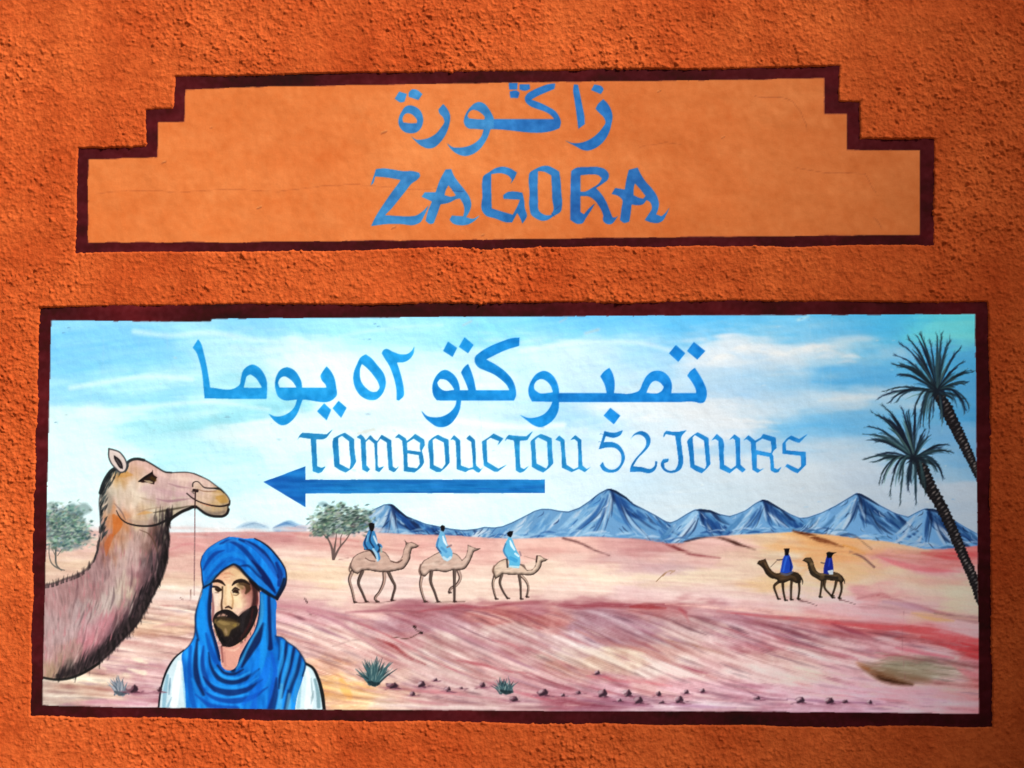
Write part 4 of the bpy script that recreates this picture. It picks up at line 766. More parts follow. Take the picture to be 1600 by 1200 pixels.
for pts, w, c, a, so in (
    ([(390, 904), (397, 916), (399, 932), (396, 950)], [5, 8, 8, 8], (54, 28, 30), .85, 3), ([(404, 920), (407.5, 932), (405, 952)], [2, 2, 2], (40, 24, 28), .8, 1.2), ([(401, 927), (402.5, 934), (400.5, 948)], [1.5, 3, 2], (112, 52, 52), .7, 1.4), ([(404.5, 927), (405.5, 938), (403.5, 950)], 2.4, (224, 172, 168), .75, 1.2),
    ([(386, 930), (390, 940), (384, 952)], [4, 8, 5], (206, 150, 140), .5, 4), ([(347.5, 917), (347.5, 932), (346, 945), (347, 953)], [2.6, 2.4, 3, 3.4], (78, 50, 36), .85, 1.6), ([(353, 917), (351, 932), (352, 944)], [3, 3, 4], (216, 178, 140), .55, 2.5), ([(357, 914), (357, 930), (357, 943)], [4, 4, 5], (244, 222, 190), .6, 2.5), ([(361, 925), (364, 938), (363, 949)], [1.5, 2.5, 3], (186, 142, 102), .75, 2),
    ([(352.5, 949.5), (357, 948), (362, 951)], [2.4, 3.6, 2.4], (58, 34, 28), .92, 1.3), ([(339, 930), (339, 944)], [4, 6], (240, 222, 208), .6, 3), ([(370, 934), (374, 946)], [6, 9], (244, 222, 186), .6, 4),
    ([(376, 911), (385, 913), (388, 920), (384, 927)], [7, 9, 8, 3], (64, 44, 24), .8, 2.4), ([(372, 914), (379, 919)], 5, (122, 96, 62), .6, 2.5),
    ([(333, 909), (340, 907.5), (346, 909.5), (351.5, 914.5)], [3.5, 5.4, 5, 2], (42, 24, 22), .95, 1.4), ([(363, 914.5), (367, 910), (374, 907.5), (382, 908), (390, 913)], [2, 5.4, 6, 5, 2], (38, 26, 22), .95, 1.4),
    ([(332, 913.5), (340, 913.5), (347, 916)], [1.5, 2.4, 1], (214, 176, 160), .6, 1.5), ([(332, 916.5), (339, 917.5), (346, 921.5)], [3.4, 4, 2.4], (44, 26, 26), .95, 1.3), ([(337, 920.5), (341, 922.5), (345, 922)], [3, 5.6, 3], (44, 26, 18), .95, 1.3),
    ([(363, 922.5), (367.5, 918.6), (373.5, 921.5)], [2, 3.4, 2.2], (46, 30, 26), .92, 1.3), ([(364.5, 925), (368, 923.5), (371.5, 925.5)], [3.5, 7, 4.5], (46, 28, 18), .95, 1.3), ([(361.8, 925), (363.4, 926)], 1.8, (222, 204, 184), .7, 1.2), ([(373.6, 925), (375, 925.4)], 1.6, (226, 206, 182), .6, 1.2),
    ([(364, 929.5), (370, 930), (374, 927.5)], [1, 1.8, 1], (120, 86, 66), .8, 1.2), ([(336, 926), (342, 926.5)], [1, 1.6, 1], (130, 95, 80), .7, 1.2), ([(346, 898), (356, 895.5), (366, 899)], [1, 3, 1], (206, 140, 112), .55, 2), ([(350, 902.5), (359, 901.5)], 1.6, (196, 136, 112), .5, 1.6), ([(331.5, 928), (333, 950), (332, 970)], [2.5, 4, 4], (140, 86, 90), .75, 2),
    ([(340, 900), (350, 891), (364, 885), (378, 893), (390, 905)], [2, 3, 4, 4, 3], (120, 78, 60), .5, 2.5)):
    brush(pts, w, c, a, so)
p = part('beard', p_man, 'black beard with ochre chin')
fill([(333, 966), (337, 958), (344, 954), (352, 952), (361, 954), (368, 959), (373, 963), (379, 957), (387, 952), (394, 947), (401, 946), (403, 953), (400, 967), (394, 981), (386, 993), (374, 1004), (360, 1011), (348, 1010), (342, 999), (337, 986)], (34, 26, 28), p)
fill([(335, 967), (345, 964), (358, 966), (370, 971), (377, 976), (370, 981), (362, 984), (358, 994), (351, 994.5), (347, 987), (340, 981), (335, 975)], (140, 116, 72), p, blur=3, a=.85)
for pts, w, c, a in (([(341, 971), (350, 974), (358, 975)], [2, 5, 2], (176, 148, 98), .55), ([(352, 983), (354, 991)], [2, 4, 2], (186, 154, 120), .6), ([(364, 977), (371, 977)], [1, 4, 1], (168, 142, 70), .5), ([(336, 966), (352, 966.5), (372, 970)], [3, 3, 4], (44, 32, 24), .7), ([(336, 979), (345, 985), (349, 994)], [3, 3, 2], (40, 30, 26), .7), ([(376, 978), (366, 985), (359, 995)], [4, 4, 3], (40, 32, 30), .7), ([(348, 968), (360, 969), (370, 972)], [2, 4, 1], (72, 54, 34), .7), ([(340, 963), (347, 960.5), (354, 962)], [1, 3.4, 1.4], (222, 176, 156), .9), ([(388, 953), (380, 965), (378, 985)], [3, 7, 4], (52, 48, 52), .6),
                     ([(395, 952), (390, 975), (376, 998)], [2, 3, 3], (84, 34, 34), .6), ([(372, 962), (380, 956), (388, 952)], [1, 3, 2], (110, 84, 80), .5), ([(336, 976), (342, 990), (350, 1003)], 3, (14, 12, 14), .8)):
    brush(pts, np.array(w) * 1.25, c, a, 2.4)
for k in range(120):
    x = r.uniform(338, 402); y = r.uniform(955, 1008)
    if ids[int(y), int(x)] != p or sheet[int(y), int(x)].sum() > 240: continue
    brush([(x, y), (x + r.uniform(-3, 1), y + r.uniform(4, 8))], [.4, 1.8, .4], [(20, 16, 18), (64, 54, 56), (48, 34, 34)][r.integers(3)], .5, 1.2)
p = part('scarf', p_man, 'bright blue scarf wrapped round neck and shoulders')
SC = [(318, 917), (332, 910), (331, 935), (330, 962), (333, 984), (339, 1004), (344, 1024), (348, 1043), (358, 1048), (366, 1045), (376, 1022), (386, 1004), (397, 986), (402, 970), (405, 950), (406, 925), (412, 922), (424, 930), (431, 938), (431, 960), (432, 994), (441, 996), (450, 1004), (462, 1012), (470, 1022), (477, 1036), (473, 1060), (465, 1085), (460, 1112), (291, 1112),
      (289, 1075), (286, 1045), (285, 1020), (296, 1008), (303, 995), (305, 978), (305, 962), (309, 945), (315, 930)]
BL = np.array((20, 128, 214), np.float32)
bluec = BL + (fnoise(2, 8, 71) * 9)[..., None] * np.array([.6, 1, .9]) + (fnoise(7, 12, 72) * 9)[..., None] * np.array([.5, 1, 1])
sl, cov = fill(SC, bluec, p)
keep = CLIP; C2 = np.zeros_like(CLIP); C2[sl] = cov; CLIP = C2 * keep
NV, LB, MB = (8, 30, 78), (58, 172, 240), (8, 82, 172)
for pts, w, c, a in (([(330, 914), (329, 945), (331, 975), (338, 1000), (345, 1030)], [3, 6, 7, 7, 5], (8, 26, 66), .9), ([(316, 925), (308, 950), (305, 975), (310, 1000)], [2, 3, 3, 2], (10, 44, 90), .8), ([(320, 925), (314, 955), (316, 985), (325, 1010)], [6, 9, 9, 5], (24, 156, 236), .7),
                     ([(322, 990), (328, 1012), (338, 1034), (350, 1046)], [2, 5, 5, 2], MB, .8), ([(308, 1000), (306, 1030), (308, 1060), (318, 1085)], [2, 5, 6, 3], NV, .85), ([(298, 1010), (296, 1040), (298, 1080), (304, 1108)], [3, 4, 5, 5], MB, .7), ([(318, 1010), (316, 1040), (322, 1062), (336, 1080)], [1, 5, 6, 2], (12, 60, 140), .8),
                     ([(312, 1010), (312, 1045), (320, 1072)], [2, 3, 2], LB, .7), ([(326, 1020), (330, 1042), (342, 1060), (362, 1066), (385, 1060), (405, 1045)], [1, 3, 5, 5, 4, 1], NV, .85), ([(340, 1040), (350, 1051), (366, 1053), (380, 1046)], [2, 3, 3, 1], NV, .9), ([(336, 1046), (350, 1058), (368, 1060), (390, 1050)], [1, 3, 3, 1], LB, .75),
                     ([(318, 1058), (332, 1074), (356, 1082), (384, 1078), (410, 1062)], [1, 5, 7, 5, 1], (10, 40, 100), .85), ([(330, 1066), (352, 1074), (380, 1072), (404, 1058)], [1, 3, 3, 1], (46, 158, 232), .7), ([(312, 1070), (330, 1088), (360, 1095), (392, 1090), (418, 1074)], [1, 4, 6, 5, 1], (12, 64, 150), .8), ([(322, 1080), (350, 1090), (388, 1084)], [1, 2.4, 1], LB, .5),
                     ([(300, 1060), (312, 1090), (322, 1110)], [2, 4, 3], (40, 150, 225), .6), ([(305, 1085), (330, 1103), (370, 1108)], [1, 6, 6], (14, 70, 165), .7), ([(404, 928), (405, 955), (401, 975), (390, 996), (376, 1024), (364, 1047)], [3, 4, 4, 4, 5, 5], (8, 26, 60), .9), ([(409, 930), (409, 960), (403, 985), (392, 1005), (380, 1028), (370, 1044)], [3, 5, 4, 4, 4, 2], (70, 158, 206), .75),
                     ([(412, 975), (402, 1000), (390, 1020), (378, 1042)], [3, 8, 6, 2], (8, 26, 70), .88), ([(420, 930), (421, 960), (420, 990), (422, 1012)], [3, 4, 6, 6], (6, 24, 78), .85), ([(414, 930), (415, 965), (414, 1000), (408, 1040)], [2, 4, 8, 6], (28, 152, 230), .75), ([(426, 940), (428, 970), (430, 1000)], [4, 5, 4], (44, 120, 196), .6),
                     ([(432, 994), (438, 1010), (436, 1030)], [3, 4, 2], (14, 60, 120), .8), ([(448, 1004), (446, 1020), (438, 1050), (436, 1075)], [3, 4, 4, 2], NV, .85), ([(460, 1011), (456, 1030), (446, 1065), (440, 1090)], [3, 4, 4, 2], NV, .85), ([(470, 1022), (466, 1042), (454, 1075), (446, 1108)], [3, 5, 5, 4], (10, 40, 88), .85), ([(440, 1002), (440, 1030), (432, 1060)], [3, 5, 3], LB, .7), ([(453, 1012), (450, 1035), (442, 1066), (438, 1090)], [3, 5, 4, 2], (62, 165, 228), .7),
                     ([(464, 1022), (460, 1045), (450, 1075)], [3, 4, 3], (52, 150, 215), .7), ([(474, 1036), (468, 1062), (460, 1095)], [3, 5, 4], (62, 150, 205), .7), ([(404, 1020), (398, 1050), (384, 1072)], [4, 6, 3], (20, 140, 236), .6), ([(420, 1030), (412, 1060), (396, 1085), (380, 1100)], [5, 9, 8, 4], (16, 118, 226), .6), ([(424, 1020), (430, 1050), (426, 1080), (420, 1108)], [3, 5, 6, 5], (14, 92, 196), .7),
                     ([(432, 1060), (430, 1085), (424, 1108)], [2, 6, 8], (10, 44, 104), .8), ([(440, 1070), (436, 1108)], [3, 6], (110, 180, 215), .6), ([(400, 1085), (396, 1108)], [3, 8], (18, 96, 205), .6), ([(452, 1085), (450, 1110)], [3, 6], (140, 195, 215), .6)):
    brush(pts, np.array(w) * 1.5, c, a * .92, 3.2)
CLIP = keep
for pts, w in (([(317, 918), (309, 945), (305, 962), (305, 978), (303, 995), (296, 1008), (286, 1018)], [2, 2, 2.6, 2, 1.6]), ([(432, 994), (441, 996), (450, 1004), (462, 1012), (470, 1022), (477, 1036), (473, 1056)], [1.6, 2.6, 2.6, 3, 3])):
    brush(pts, w, (12, 34, 62), .6, 1.8, p)
p = part('turban', p_man, 'wound bright blue turban')
TU = [(318, 918.5), (316, 905), (315, 892), (313.5, 880), (316, 869), (324, 858), (335, 850), (347, 843.5), (358, 839), (370, 839.5), (382, 841.5), (398, 841.5), (409, 847), (420, 855), (431, 867), (440, 879), (446, 890), (447.5, 901), (446, 913), (440, 925), (433, 936), (422, 930), (411, 923), (400, 915), (390, 905), (382, 896), (374, 887), (365, 882), (355, 886), (345, 893), (336, 903), (328, 912)]
sl, cov = fill(TU, bluec * np.array([.9, .98, 1.0]), p)
keep = CLIP; C2 = np.zeros_like(CLIP); C2[sl] = cov; CLIP = C2 * keep
for pts, w, c, a in (([(318, 890), (326, 876), (338, 864), (350, 860)], [2, 4, 4, 1], (10, 66, 150), .85), ([(322, 910), (332, 895), (342, 884), (352, 876)], [2, 3, 4, 1], (12, 84, 170), .7), ([(344, 850), (358, 845), (370, 850), (384, 862), (398, 880), (412, 900), (428, 922)], [2, 4, 5, 5, 6, 6, 3], (10, 50, 126), .8), ([(374, 843), (392, 850), (408, 862), (422, 880), (434, 902)], [2, 5, 7, 6, 3], (8, 34, 100), .85),
                     ([(384, 847), (400, 858), (416, 876), (430, 900), (436, 918)], [2, 3, 4, 4, 2], (40, 132, 226), .8), ([(394, 876), (406, 890), (418, 908), (430, 926)], [1, 6, 7, 2], (6, 26, 84), .85), ([(372, 885), (388, 884), (402, 896), (416, 912)], [1, 3, 5, 2], (8, 40, 104), .8), ([(376, 890), (390, 896), (404, 908), (420, 922)], [2, 4, 5, 2], (36, 126, 208), .75), ([(362, 862), (376, 868), (392, 882), (408, 900)], [1, 4, 4, 1], (34, 142, 224), .7),
                     ([(432, 880), (438, 898), (436, 914)], [3, 6, 4], (8, 34, 110), .75), ([(442, 886), (445, 900), (440, 916)], [2, 4, 3], (40, 110, 196), .7), ([(444, 905), (440, 920), (433, 934)], [3, 5, 5], (10, 14, 30), .85), ([(352, 848), (364, 844), (376, 850)], [1, 3, 1], (60, 150, 224), .7), ([(326, 862), (338, 854), (352, 850)], [1, 3, 1], (40, 150, 230), .7), ([(335, 880), (348, 870), (364, 866), (380, 874)], [1, 4, 5, 1], (28, 150, 234), .6),
                     ([(356, 878), (370, 874), (384, 880)], [1, 3, 1], (14, 100, 190), .7), ([(322, 900), (334, 884), (344, 876)], [2, 5, 2], (20, 140, 226), .6), ([(320, 914), (330, 906), (338, 898)], [3, 3, 2], (24, 96, 150), .7), ([(412, 866), (424, 882), (432, 896)], [1, 3, 1], (30, 120, 220), .7)):
    brush(pts, np.array(w) * 1.45, c, a * .9, 2.8)
CLIP = keep
brush([(318, 918), (330, 911), (338, 901), (348, 891), (357, 885.5), (365, 882), (374, 887), (383, 897), (392, 906), (402, 916), (412, 923), (433, 936)], [3, 2.6, 2.6, 3, 4.5, 4.5, 5, 6, 4], (10, 18, 32), .85, 2.2, p)
brush(TU[11:21], [2, 3, 3, 2, 3, 4], (14, 22, 44), .85, 1.2, p); brush(TU[0:5], [3, 2, 1.4], (12, 40, 80), .8, 1.2, p); brush(TU[4:9], 1.4, (20, 80, 140), .6, 1.2, p)
brush([(391, 908), (398, 914), (404, 922)], [4, 7, 4], (30, 18, 22), .85, 1.4)

# ------------------------------------------------------------------ desert plants and stones
def tuft(label, bx, by, tips, c1, c2, c3, n, seed):
    pid = part('painted_shrub', MURAL, label); r = np.random.default_rng(seed); T = np.array(tips, float)
    for k in range(n):
        t = r.uniform(0, len(T) - 1); i = int(t); q = T[i] + (T[min(i + 1, len(T) - 1)] - T[i]) * (t - i)
        s_ = r.uniform(.55, 1.02); b = (bx + r.normal(0, 4), by + r.normal(0, 1.5))
        e = (b[0] + (q[0] - bx) * s_, b[1] + (q[1] - by) * s_)
        c = [c1, c2, c2, c3][r.integers(4)]
        brush([b, ((b[0] + e[0]) / 2 + r.uniform(-2, 2), (b[1] + e[1]) / 2 - 1), e], [2.6, 2.4, .6], c, r.uniform(.65, .95), 1.0, pid)
    brush([(bx - 8, by - 3), (bx, by), (bx + 8, by - 1)], [4, 7, 4], np.array(c1) * .8, .8, 2, pid)
tuft('painted spiky teal shrub right of the man', 584, 1069, [(556, 1056), (557, 1045), (562, 1036), (570, 1030), (578, 1027), (586, 1028), (594, 1027), (602, 1028), (612, 1033), (616, 1040), (620, 1053)], (34, 58, 66), (66, 100, 106), (128, 152, 150), 90, 1)
tuft('painted small spiky teal shrub above the middle stones', 791, 1082, [(771, 1072), (774, 1064), (780, 1060), (786, 1057), (792, 1058), (798, 1060), (803, 1062), (808, 1068)], (34, 54, 62), (66, 94, 100), (140, 160, 158), 46, 2)
tuft('painted faded grey blue shrub below the large camel', 188, 1084, [(166, 1071), (170, 1062), (176, 1056), (183, 1053), (190, 1058), (198, 1060), (204, 1068)], (96, 110, 124), (140, 148, 160), (180, 182, 190), 46, 3)
STONES = [(612, 1071, 11, 6), (206, 1076, 10, 8), (658, 1069, 7, 6), (680, 1062, 4, 3), (644, 1084, 5, 4), (699, 1077, 6, 5), (753, 1070, 6, 5), (802, 1092, 9, 5), (848, 1082, 9, 7), (879, 1086, 4, 3), (903, 1082, 5, 3), (933, 1051, 5, 4), (941, 1083, 8, 8), (979, 1083, 8, 7), (997, 1094, 8, 7),
          (967, 1094, 5, 3), (1028, 1084, 5, 5), (1060, 1093, 8, 7), (1072, 1081, 5, 4), (1097, 1079, 5, 4), (1182, 1091, 7, 4), (1250, 1094, 8, 6), (1295, 1095, 9, 6), (1358, 1097, 5, 4), (248, 1077, 5, 5), (720, 1075, 4, 2), (1033, 1097, 6, 3), (1320, 1096, 6, 3)]
for (x, y, a_, b_) in STONES:
    pid = part('painted_stone', MURAL)
    brush([(x - a_ * 1.9, y + b_ * .5), (x, y + b_ * .8), (x + a_ * 2.6, y + b_ * 1.0)], [.5, b_ * .8, .5], (146, 88, 106), .6, 2.6)
    an = np.linspace(0, 2 * math.pi, 8)[:-1] + r.uniform(0, 1)
    P = [(x + a_ * .95 * math.cos(t) * r.uniform(.55, 1.2), y + b_ * .85 * math.sin(t) * r.uniform(.55, 1.2)) for t in an]
    fill(P, np.array((128, 90, 102)) + r.normal(0, 12), pid, blur=1)
    brush([(x - a_ * .6, y - b_ * .1), (x - a_ * .1, y - b_ * .5)], [b_ * .5, b_ * .7, b_ * .4], (218, 190, 192), r.uniform(.4, .8), 2.2)
    brush([(x + a_ * r.uniform(-.5, .1), y + b_ * .6), (x + a_ * .6, y + b_ * .1), (x + a_ * .45, y - b_ * .6)], [b_ * .4, b_ * .9, b_ * .4], (54, 34, 46), .85, 2.0, pid)
    brush([(x + a_ * .5, y + b_ * .6), (x + a_ * 1.3, y + b_ * .75)], [b_ * .5, .4], (86, 50, 66), .7, 1.6, pid)
    for q_ in range(3):
        u_ = x + r.uniform(-1, 1.6) * a_ * 1.6; v_ = y + b_ * r.uniform(.3, 1.1)
        brush([(u_ - 3, v_), (u_ + 3, v_ + .6)], [.4, r.uniform(1, 2.2), .4], [(96, 58, 74), (206, 170, 176), (120, 72, 88)][r.integers(3)], .6, 1.4)

# ------------------------------------------------------------------ palms
def palm(label, bx, by, tips, trunk, widths, seed):
    pid = part('painted_palm', MURAL, label); r = np.random.default_rng(seed)
    pt = part('trunk', pid)
    brush(trunk, widths, (30, 26, 28), 1, 1.0, pt)
    T = curve(trunk, closed=False, sharp=80, step=1.0)
    s_ = 0
    while s_ < len(T) - 2:
        f = s_ / len(T); w = np.interp(f, np.linspace(0, 1, len(widths)), widths)
        c = T[int(s_)]; d = T[min(int(s_) + 2, len(T) - 1)] - T[max(int(s_) - 2, 0)]; d = d / (np.hypot(*d) + 1e-9); nn = np.array([-d[1], d[0]])
        if nn[0] < 0: nn = -nn
        for sd in (-1, 1):
            e = c + nn * sd * w * .5; brush([e - d, e + nn * sd * r.uniform(-.6, .9) + d * r.uniform(0, 1)], r.uniform(1.6, 3.2), (28, 24, 26), .9, 1.2, pt)
        m_ = c + nn * r.uniform(-.05, .28) * w
        brush([m_ - nn * w * .22, m_ + nn * w * .16 - d], [.8, r.uniform(2.2, 3.6), 1], [(128, 118, 112), (98, 90, 88), (150, 136, 128)][r.integers(3)], .75, 1.6)
        brush([c - nn * w * .4 + d * 1.2, c - nn * w * .1 + d * 2], 1.4, (66, 56, 56), .6, 1)
        s_ += max(3.6, w * .34) * r.uniform(.8, 1.3)
    T = np.array(tips, float)
    PC = [(22, 30, 46), (28, 42, 54), (26, 38, 44), (36, 56, 66), (60, 88, 90), (92, 120, 114)]
    for k, q in enumerate(T):
        for j in range(4):
            e = q + r.normal(0, 1.0 if j == 0 else 6.0, 2); sc = 1.0 if j == 0 else r.uniform(.6, .98)
            dx, dy = (e[0] - bx) * sc, (e[1] - by) * sc
            L = math.hypot(dx, dy)
            if dy > 14: m1 = (bx + dx * .42, by + dy * .06 - 5); m2 = (bx + dx * .86, by + dy * .48)      # drooping fronds
            else: m1 = (bx + dx * .34, by + dy * .40 - abs(dx) * .05); m2 = (bx + dx * .70, by + dy * .76 - abs(dx) * .06)
            b0 = (bx + r.normal(0, 1.6), by + r.normal(0, 1.6)); e = (bx + dx, by + dy + abs(dx) * .03)
            c = np.array(PC[r.integers(4)] if j < 2 else PC[2 + r.integers(4)])
            brush([b0, m1, m2, e], [1.6, 2.7, r.uniform(2.5, 4.0), .4], c, r.uniform(.7, .95) if j < 2 else r.uniform(.35, .65), 1.8, pid, own=.35)
            if j < 2:                                                     # leaflets
                C_ = curve([b0, m1, m2, e], closed=False, sharp=85, step=3.0)
                for t in range(len(C_) // 3, len(C_) - 1):
                    if r.random() < .55:
                        d = C_[t + 1] - C_[t]; d = d / (np.hypot(*d) + 1e-9); n_ = np.array([-d[1], d[0]]) * r.choice([-1, 1])
                        l_ = r.uniform(5, 11); brush([C_[t], C_[t] + d * l_ + n_ * l_ * .38], [2.2, .4], c + r.uniform(-8, 20), .55, 1.6, pid, own=.45)
    for k in range(26):
        a_ = r.uniform(0, 2 * math.pi); L = r.uniform(5, 24)
        brush([(bx, by), (bx + L * math.cos(a_), by + L * math.sin(a_) * .8)], [4, 1], (26, 34, 44), .6, 1.2, pid)
palm('tall painted palm tree leaning out of the upper right corner', 1464, 611, [(1435, 518), (1454, 526), (1418, 526), (1404, 532), (1397, 553), (1394, 568), (1397, 583), (1372, 620), (1389, 628), (1484, 530), (1504, 541), (1512, 560), (1522, 578), (1515, 595), (1500, 600), (1515, 637), (1508, 648), (1439, 645), (1443, 664), (1452, 676), (1472, 520), (1425, 545), (1474, 660), (1490, 625)],
     [(1464, 613), (1474, 630), (1489, 660), (1508, 698), (1522, 728), (1534, 752)], [15, 19, 17, 15, 12, 12], 5)
palm('lower painted palm tree leaning left in front of the mountains', 1428, 716, [(1376, 628), (1362, 641), (1408, 633), (1420, 640), (1431, 634), (1353, 662), (1347, 676), (1349, 685), (1347, 716), (1360, 722), (1447, 668), (1458, 678), (1485, 693), (1494, 706), (1477, 745), (1466, 738), (1372, 756), (1389, 775), (1406, 790), (1431, 790), (1447, 779), (1378, 650), (1390, 640), (1462, 729), (1396, 740), (1418, 770)],
     [(1430, 717), (1437, 726), (1450, 756), (1470, 790), (1485, 821), (1500, 856), (1515, 890), (1527, 921), (1534, 942)], [14, 20, 17, 16, 15, 14, 14, 14], 6)

# ------------------------------------------------------------------ lettering and arrow
def letters(parent, col, glyphs, x0, y0, s, sharp=52, grain=7):
    bold = .7 if parent == p_tomb else .25
    cc = None
    for (nm, pts, holes) in glyphs:
        pid = part(nm, parent)
        if cc is None: cc = np.asarray(col, np.float32) + (fnoise_l1 * grain)[..., None] * np.array([.5, .9, .9]) + (fnoise_l2 * grain * .6)[..., None]
        fill(scaled(x0, y0, s, pts), cc, pid, [scaled(x0, y0, s, h) for h in holes], sharp=sharp, bold=bold)
fnoise_l1 = fnoise(14, 6, 81); fnoise_l2 = fnoise(2.5, 2.5, 82)
CLIP_M = CLIP; CLIP = None; p_tomb = -1
q = part('arabic_place_name', SIGN, 'blue Arabic lettering above the Latin name')
SB = (52, 126, 188)
letters(q, SB, [('letter', [(300,360),(380,370),(450,420),(485,500),(485,580),(455,650),(400,695),(330,705),(260,690),(205,640),(180,570),(190,500),(225,430),(265,375)], [[(270,460),(330,460),(385,500),(415,550),(410,580),(330,582),(240,570),(230,530),(245,485)]]),
    ('letter_dot', [(190,185),(285,215),(255,310),(215,320),(135,275)], []), ('letter_dot', [(350,155),(400,160),(480,215),(430,290),(310,250),(310,200)], []),
    ('letter', [(740,340),(790,400),(825,480),(825,540),(800,650),(760,740),(700,820),(620,885),(550,895),(470,865),(400,810),(335,740),(400,785),(480,785),(570,760),(650,710),(710,640),(755,560),(740,510),(690,450),(680,410)], []),
    ('letter', [(1190,315),(1250,335),(1310,400),(1350,470),(1375,530),(1375,655),(1330,655),(1310,720),(1260,820),(1190,910),(1100,970),(1010,990),(920,965),(840,905),(785,830),(860,880),(960,885),(1060,865),(1160,810),(1220,740),(1245,660),(1130,650),(1060,645),(1015,610),(1000,570),(1005,510),(1030,450),(1080,380),(1130,335)], [[(1100,415),(1160,420),(1210,450),(1260,510),(1255,535),(1150,530),(1060,520),(1045,490),(1060,445)]])], 600, 120, 8)
letters(q, (34, 110, 184), [('letter', [(620,92),(700,85),(690,150),(570,200),(470,245),(400,285),(520,330),(620,380),(700,430),(750,500),(770,570),(755,640),(720,655),(-66,655),(-66,530),(690,528),(640,475),(560,430),(470,400),(380,360),(330,310),(320,270),(345,220),(420,170),(520,125)], []),
    ('letter_dot', [(120,80),(230,80),(225,160),(125,160)], []), ('letter_dot', [(255,95),(380,95),(385,150),(330,175),(255,160)], []), ('letter_dot', [(130,185),(225,175),(255,200),(235,265),(140,262)], []),
    ('letter', [(935,95),(985,100),(1010,220),(1040,370),(1065,500),(1070,590),(990,650),(965,450),(940,280),(925,160)], []), ('letter_dot', [(1190,95),(1290,130),(1305,160),(1270,215),(1150,165)], []),
    ('letter', [(1300,280),(1350,330),(1400,420),(1415,480),(1400,600),(1370,700),(1310,800),(1220,880),(1120,920),(1050,915),(960,870),(820,795),(920,830),(1020,825),(1120,790),(1220,720),(1290,640),(1330,570),(1310,510),(1250,450),(1205,400),(1230,350)], [])], 780, 120, 8)
q = part('latin_place_name', SIGN, 'blue hand-painted capitals reading ZAGORA')
letters(q, SB, [('letter', [(140,115),(230,105),(350,120),(480,140),(600,140),(680,160),(690,200),(660,240),(590,290),(500,400),(420,500),(330,610),(250,690),(400,700),(560,705),(640,695),(720,645),(800,565),(745,690),(690,780),(620,810),(450,800),(280,800),(80,825),(130,720),(230,560),(340,400),(430,280),(450,250),(380,235),(250,215),(130,205),(95,300),(75,315),(110,210)], []),
    ('letter', [(1010,120),(1080,115),(1110,190),(1180,290),(1260,390),(1310,470),(1330,560),(1310,640),(1265,715),(1350,735),(1440,690),(1370,760),(1290,805),(1190,815),(1100,790),(1060,745),(1090,695),(1230,705),(1245,640),(1235,560),(1190,480),(1140,490),(1060,530),(945,555),(910,660),(860,790),(820,800),(760,760),(790,640),(840,520),(780,490),(710,460),(750,405),(885,405),(940,250)], [[(1045,315),(1090,370),(1140,445),(1080,460),(995,440),(1010,380)]])], 570, 250, 8)
letters(q, (38, 112, 180), [('letter', [(200,210),(280,150),(350,105),(430,85),(520,100),(620,155),(600,210),(540,300),(560,250),(520,200),(430,165),(300,175),(300,300),(305,605),(450,650),(570,685),(640,550),(660,495),(560,490),(455,485),(450,440),(500,405),(600,395),(690,410),(710,500),(720,600),(745,700),(690,795),(660,720),(625,660),(560,780),(500,780),(350,730),(230,690),(190,640),(190,450),(190,260)], []),
    ('letter', [(780,165),(860,110),(950,75),(1010,75),(1080,105),(1150,145),(1165,250),(1175,400),(1185,560),(1170,640),(1080,700),(1000,750),(950,760),(870,735),(800,680),(780,600),(780,400),(770,230)], [[(885,140),(960,145),(1050,190),(1060,350),(1065,500),(1080,620),(1050,690),(980,690),(900,640),(885,500),(880,300)]])], 730, 250, 8)
letters(q, (34, 104, 176), [('letter', [(100,140),(150,105),(300,90),(440,90),(520,115),(570,180),(560,240),(500,290),(410,350),(480,430),(540,530),(580,630),(615,715),(650,720),(690,690),(650,750),(600,800),(550,800),(500,760),(500,690),(450,580),(390,500),(320,455),(215,450),(215,650),(260,680),(320,610),(400,540),(340,640),(280,730),(240,790),(190,800),(90,750),(90,500),(95,250)], [[(215,190),(350,180),(440,190),(485,230),(450,290),(360,350),(250,400),(215,395)]]),
    ('letter', [(820,125),(930,95),(960,160),(1030,270),(1110,360),(1170,450),(1195,540),(1185,620),(1160,680),(1230,705),(1280,660),(1330,590),(1290,680),(1240,760),(1190,785),(1100,780),(1020,750),(1060,690),(1110,600),(1080,520),(1040,500),(1000,550),(930,565),(855,555),(840,680),(825,770),(760,785),(710,750),(730,600),(740,500),(690,450),(605,425),(650,350),(770,370),(790,250)], [[(895,290),(960,360),(1030,450),(1000,485),(940,470),(880,440),(880,360)]])], 880, 250, 8)
for pts in ([(707, 298), (716, 299), (724, 299)], [(862, 333), (866, 338)], [(868, 327), (874, 322)]): brush(pts, 1.4, (24, 60, 130), .6, 1.2)
CLIP = CLIP_M
q = part('arabic_direction', MURAL, 'bright blue Arabic line across the painted sky')
c1 = (30, 152, 224)
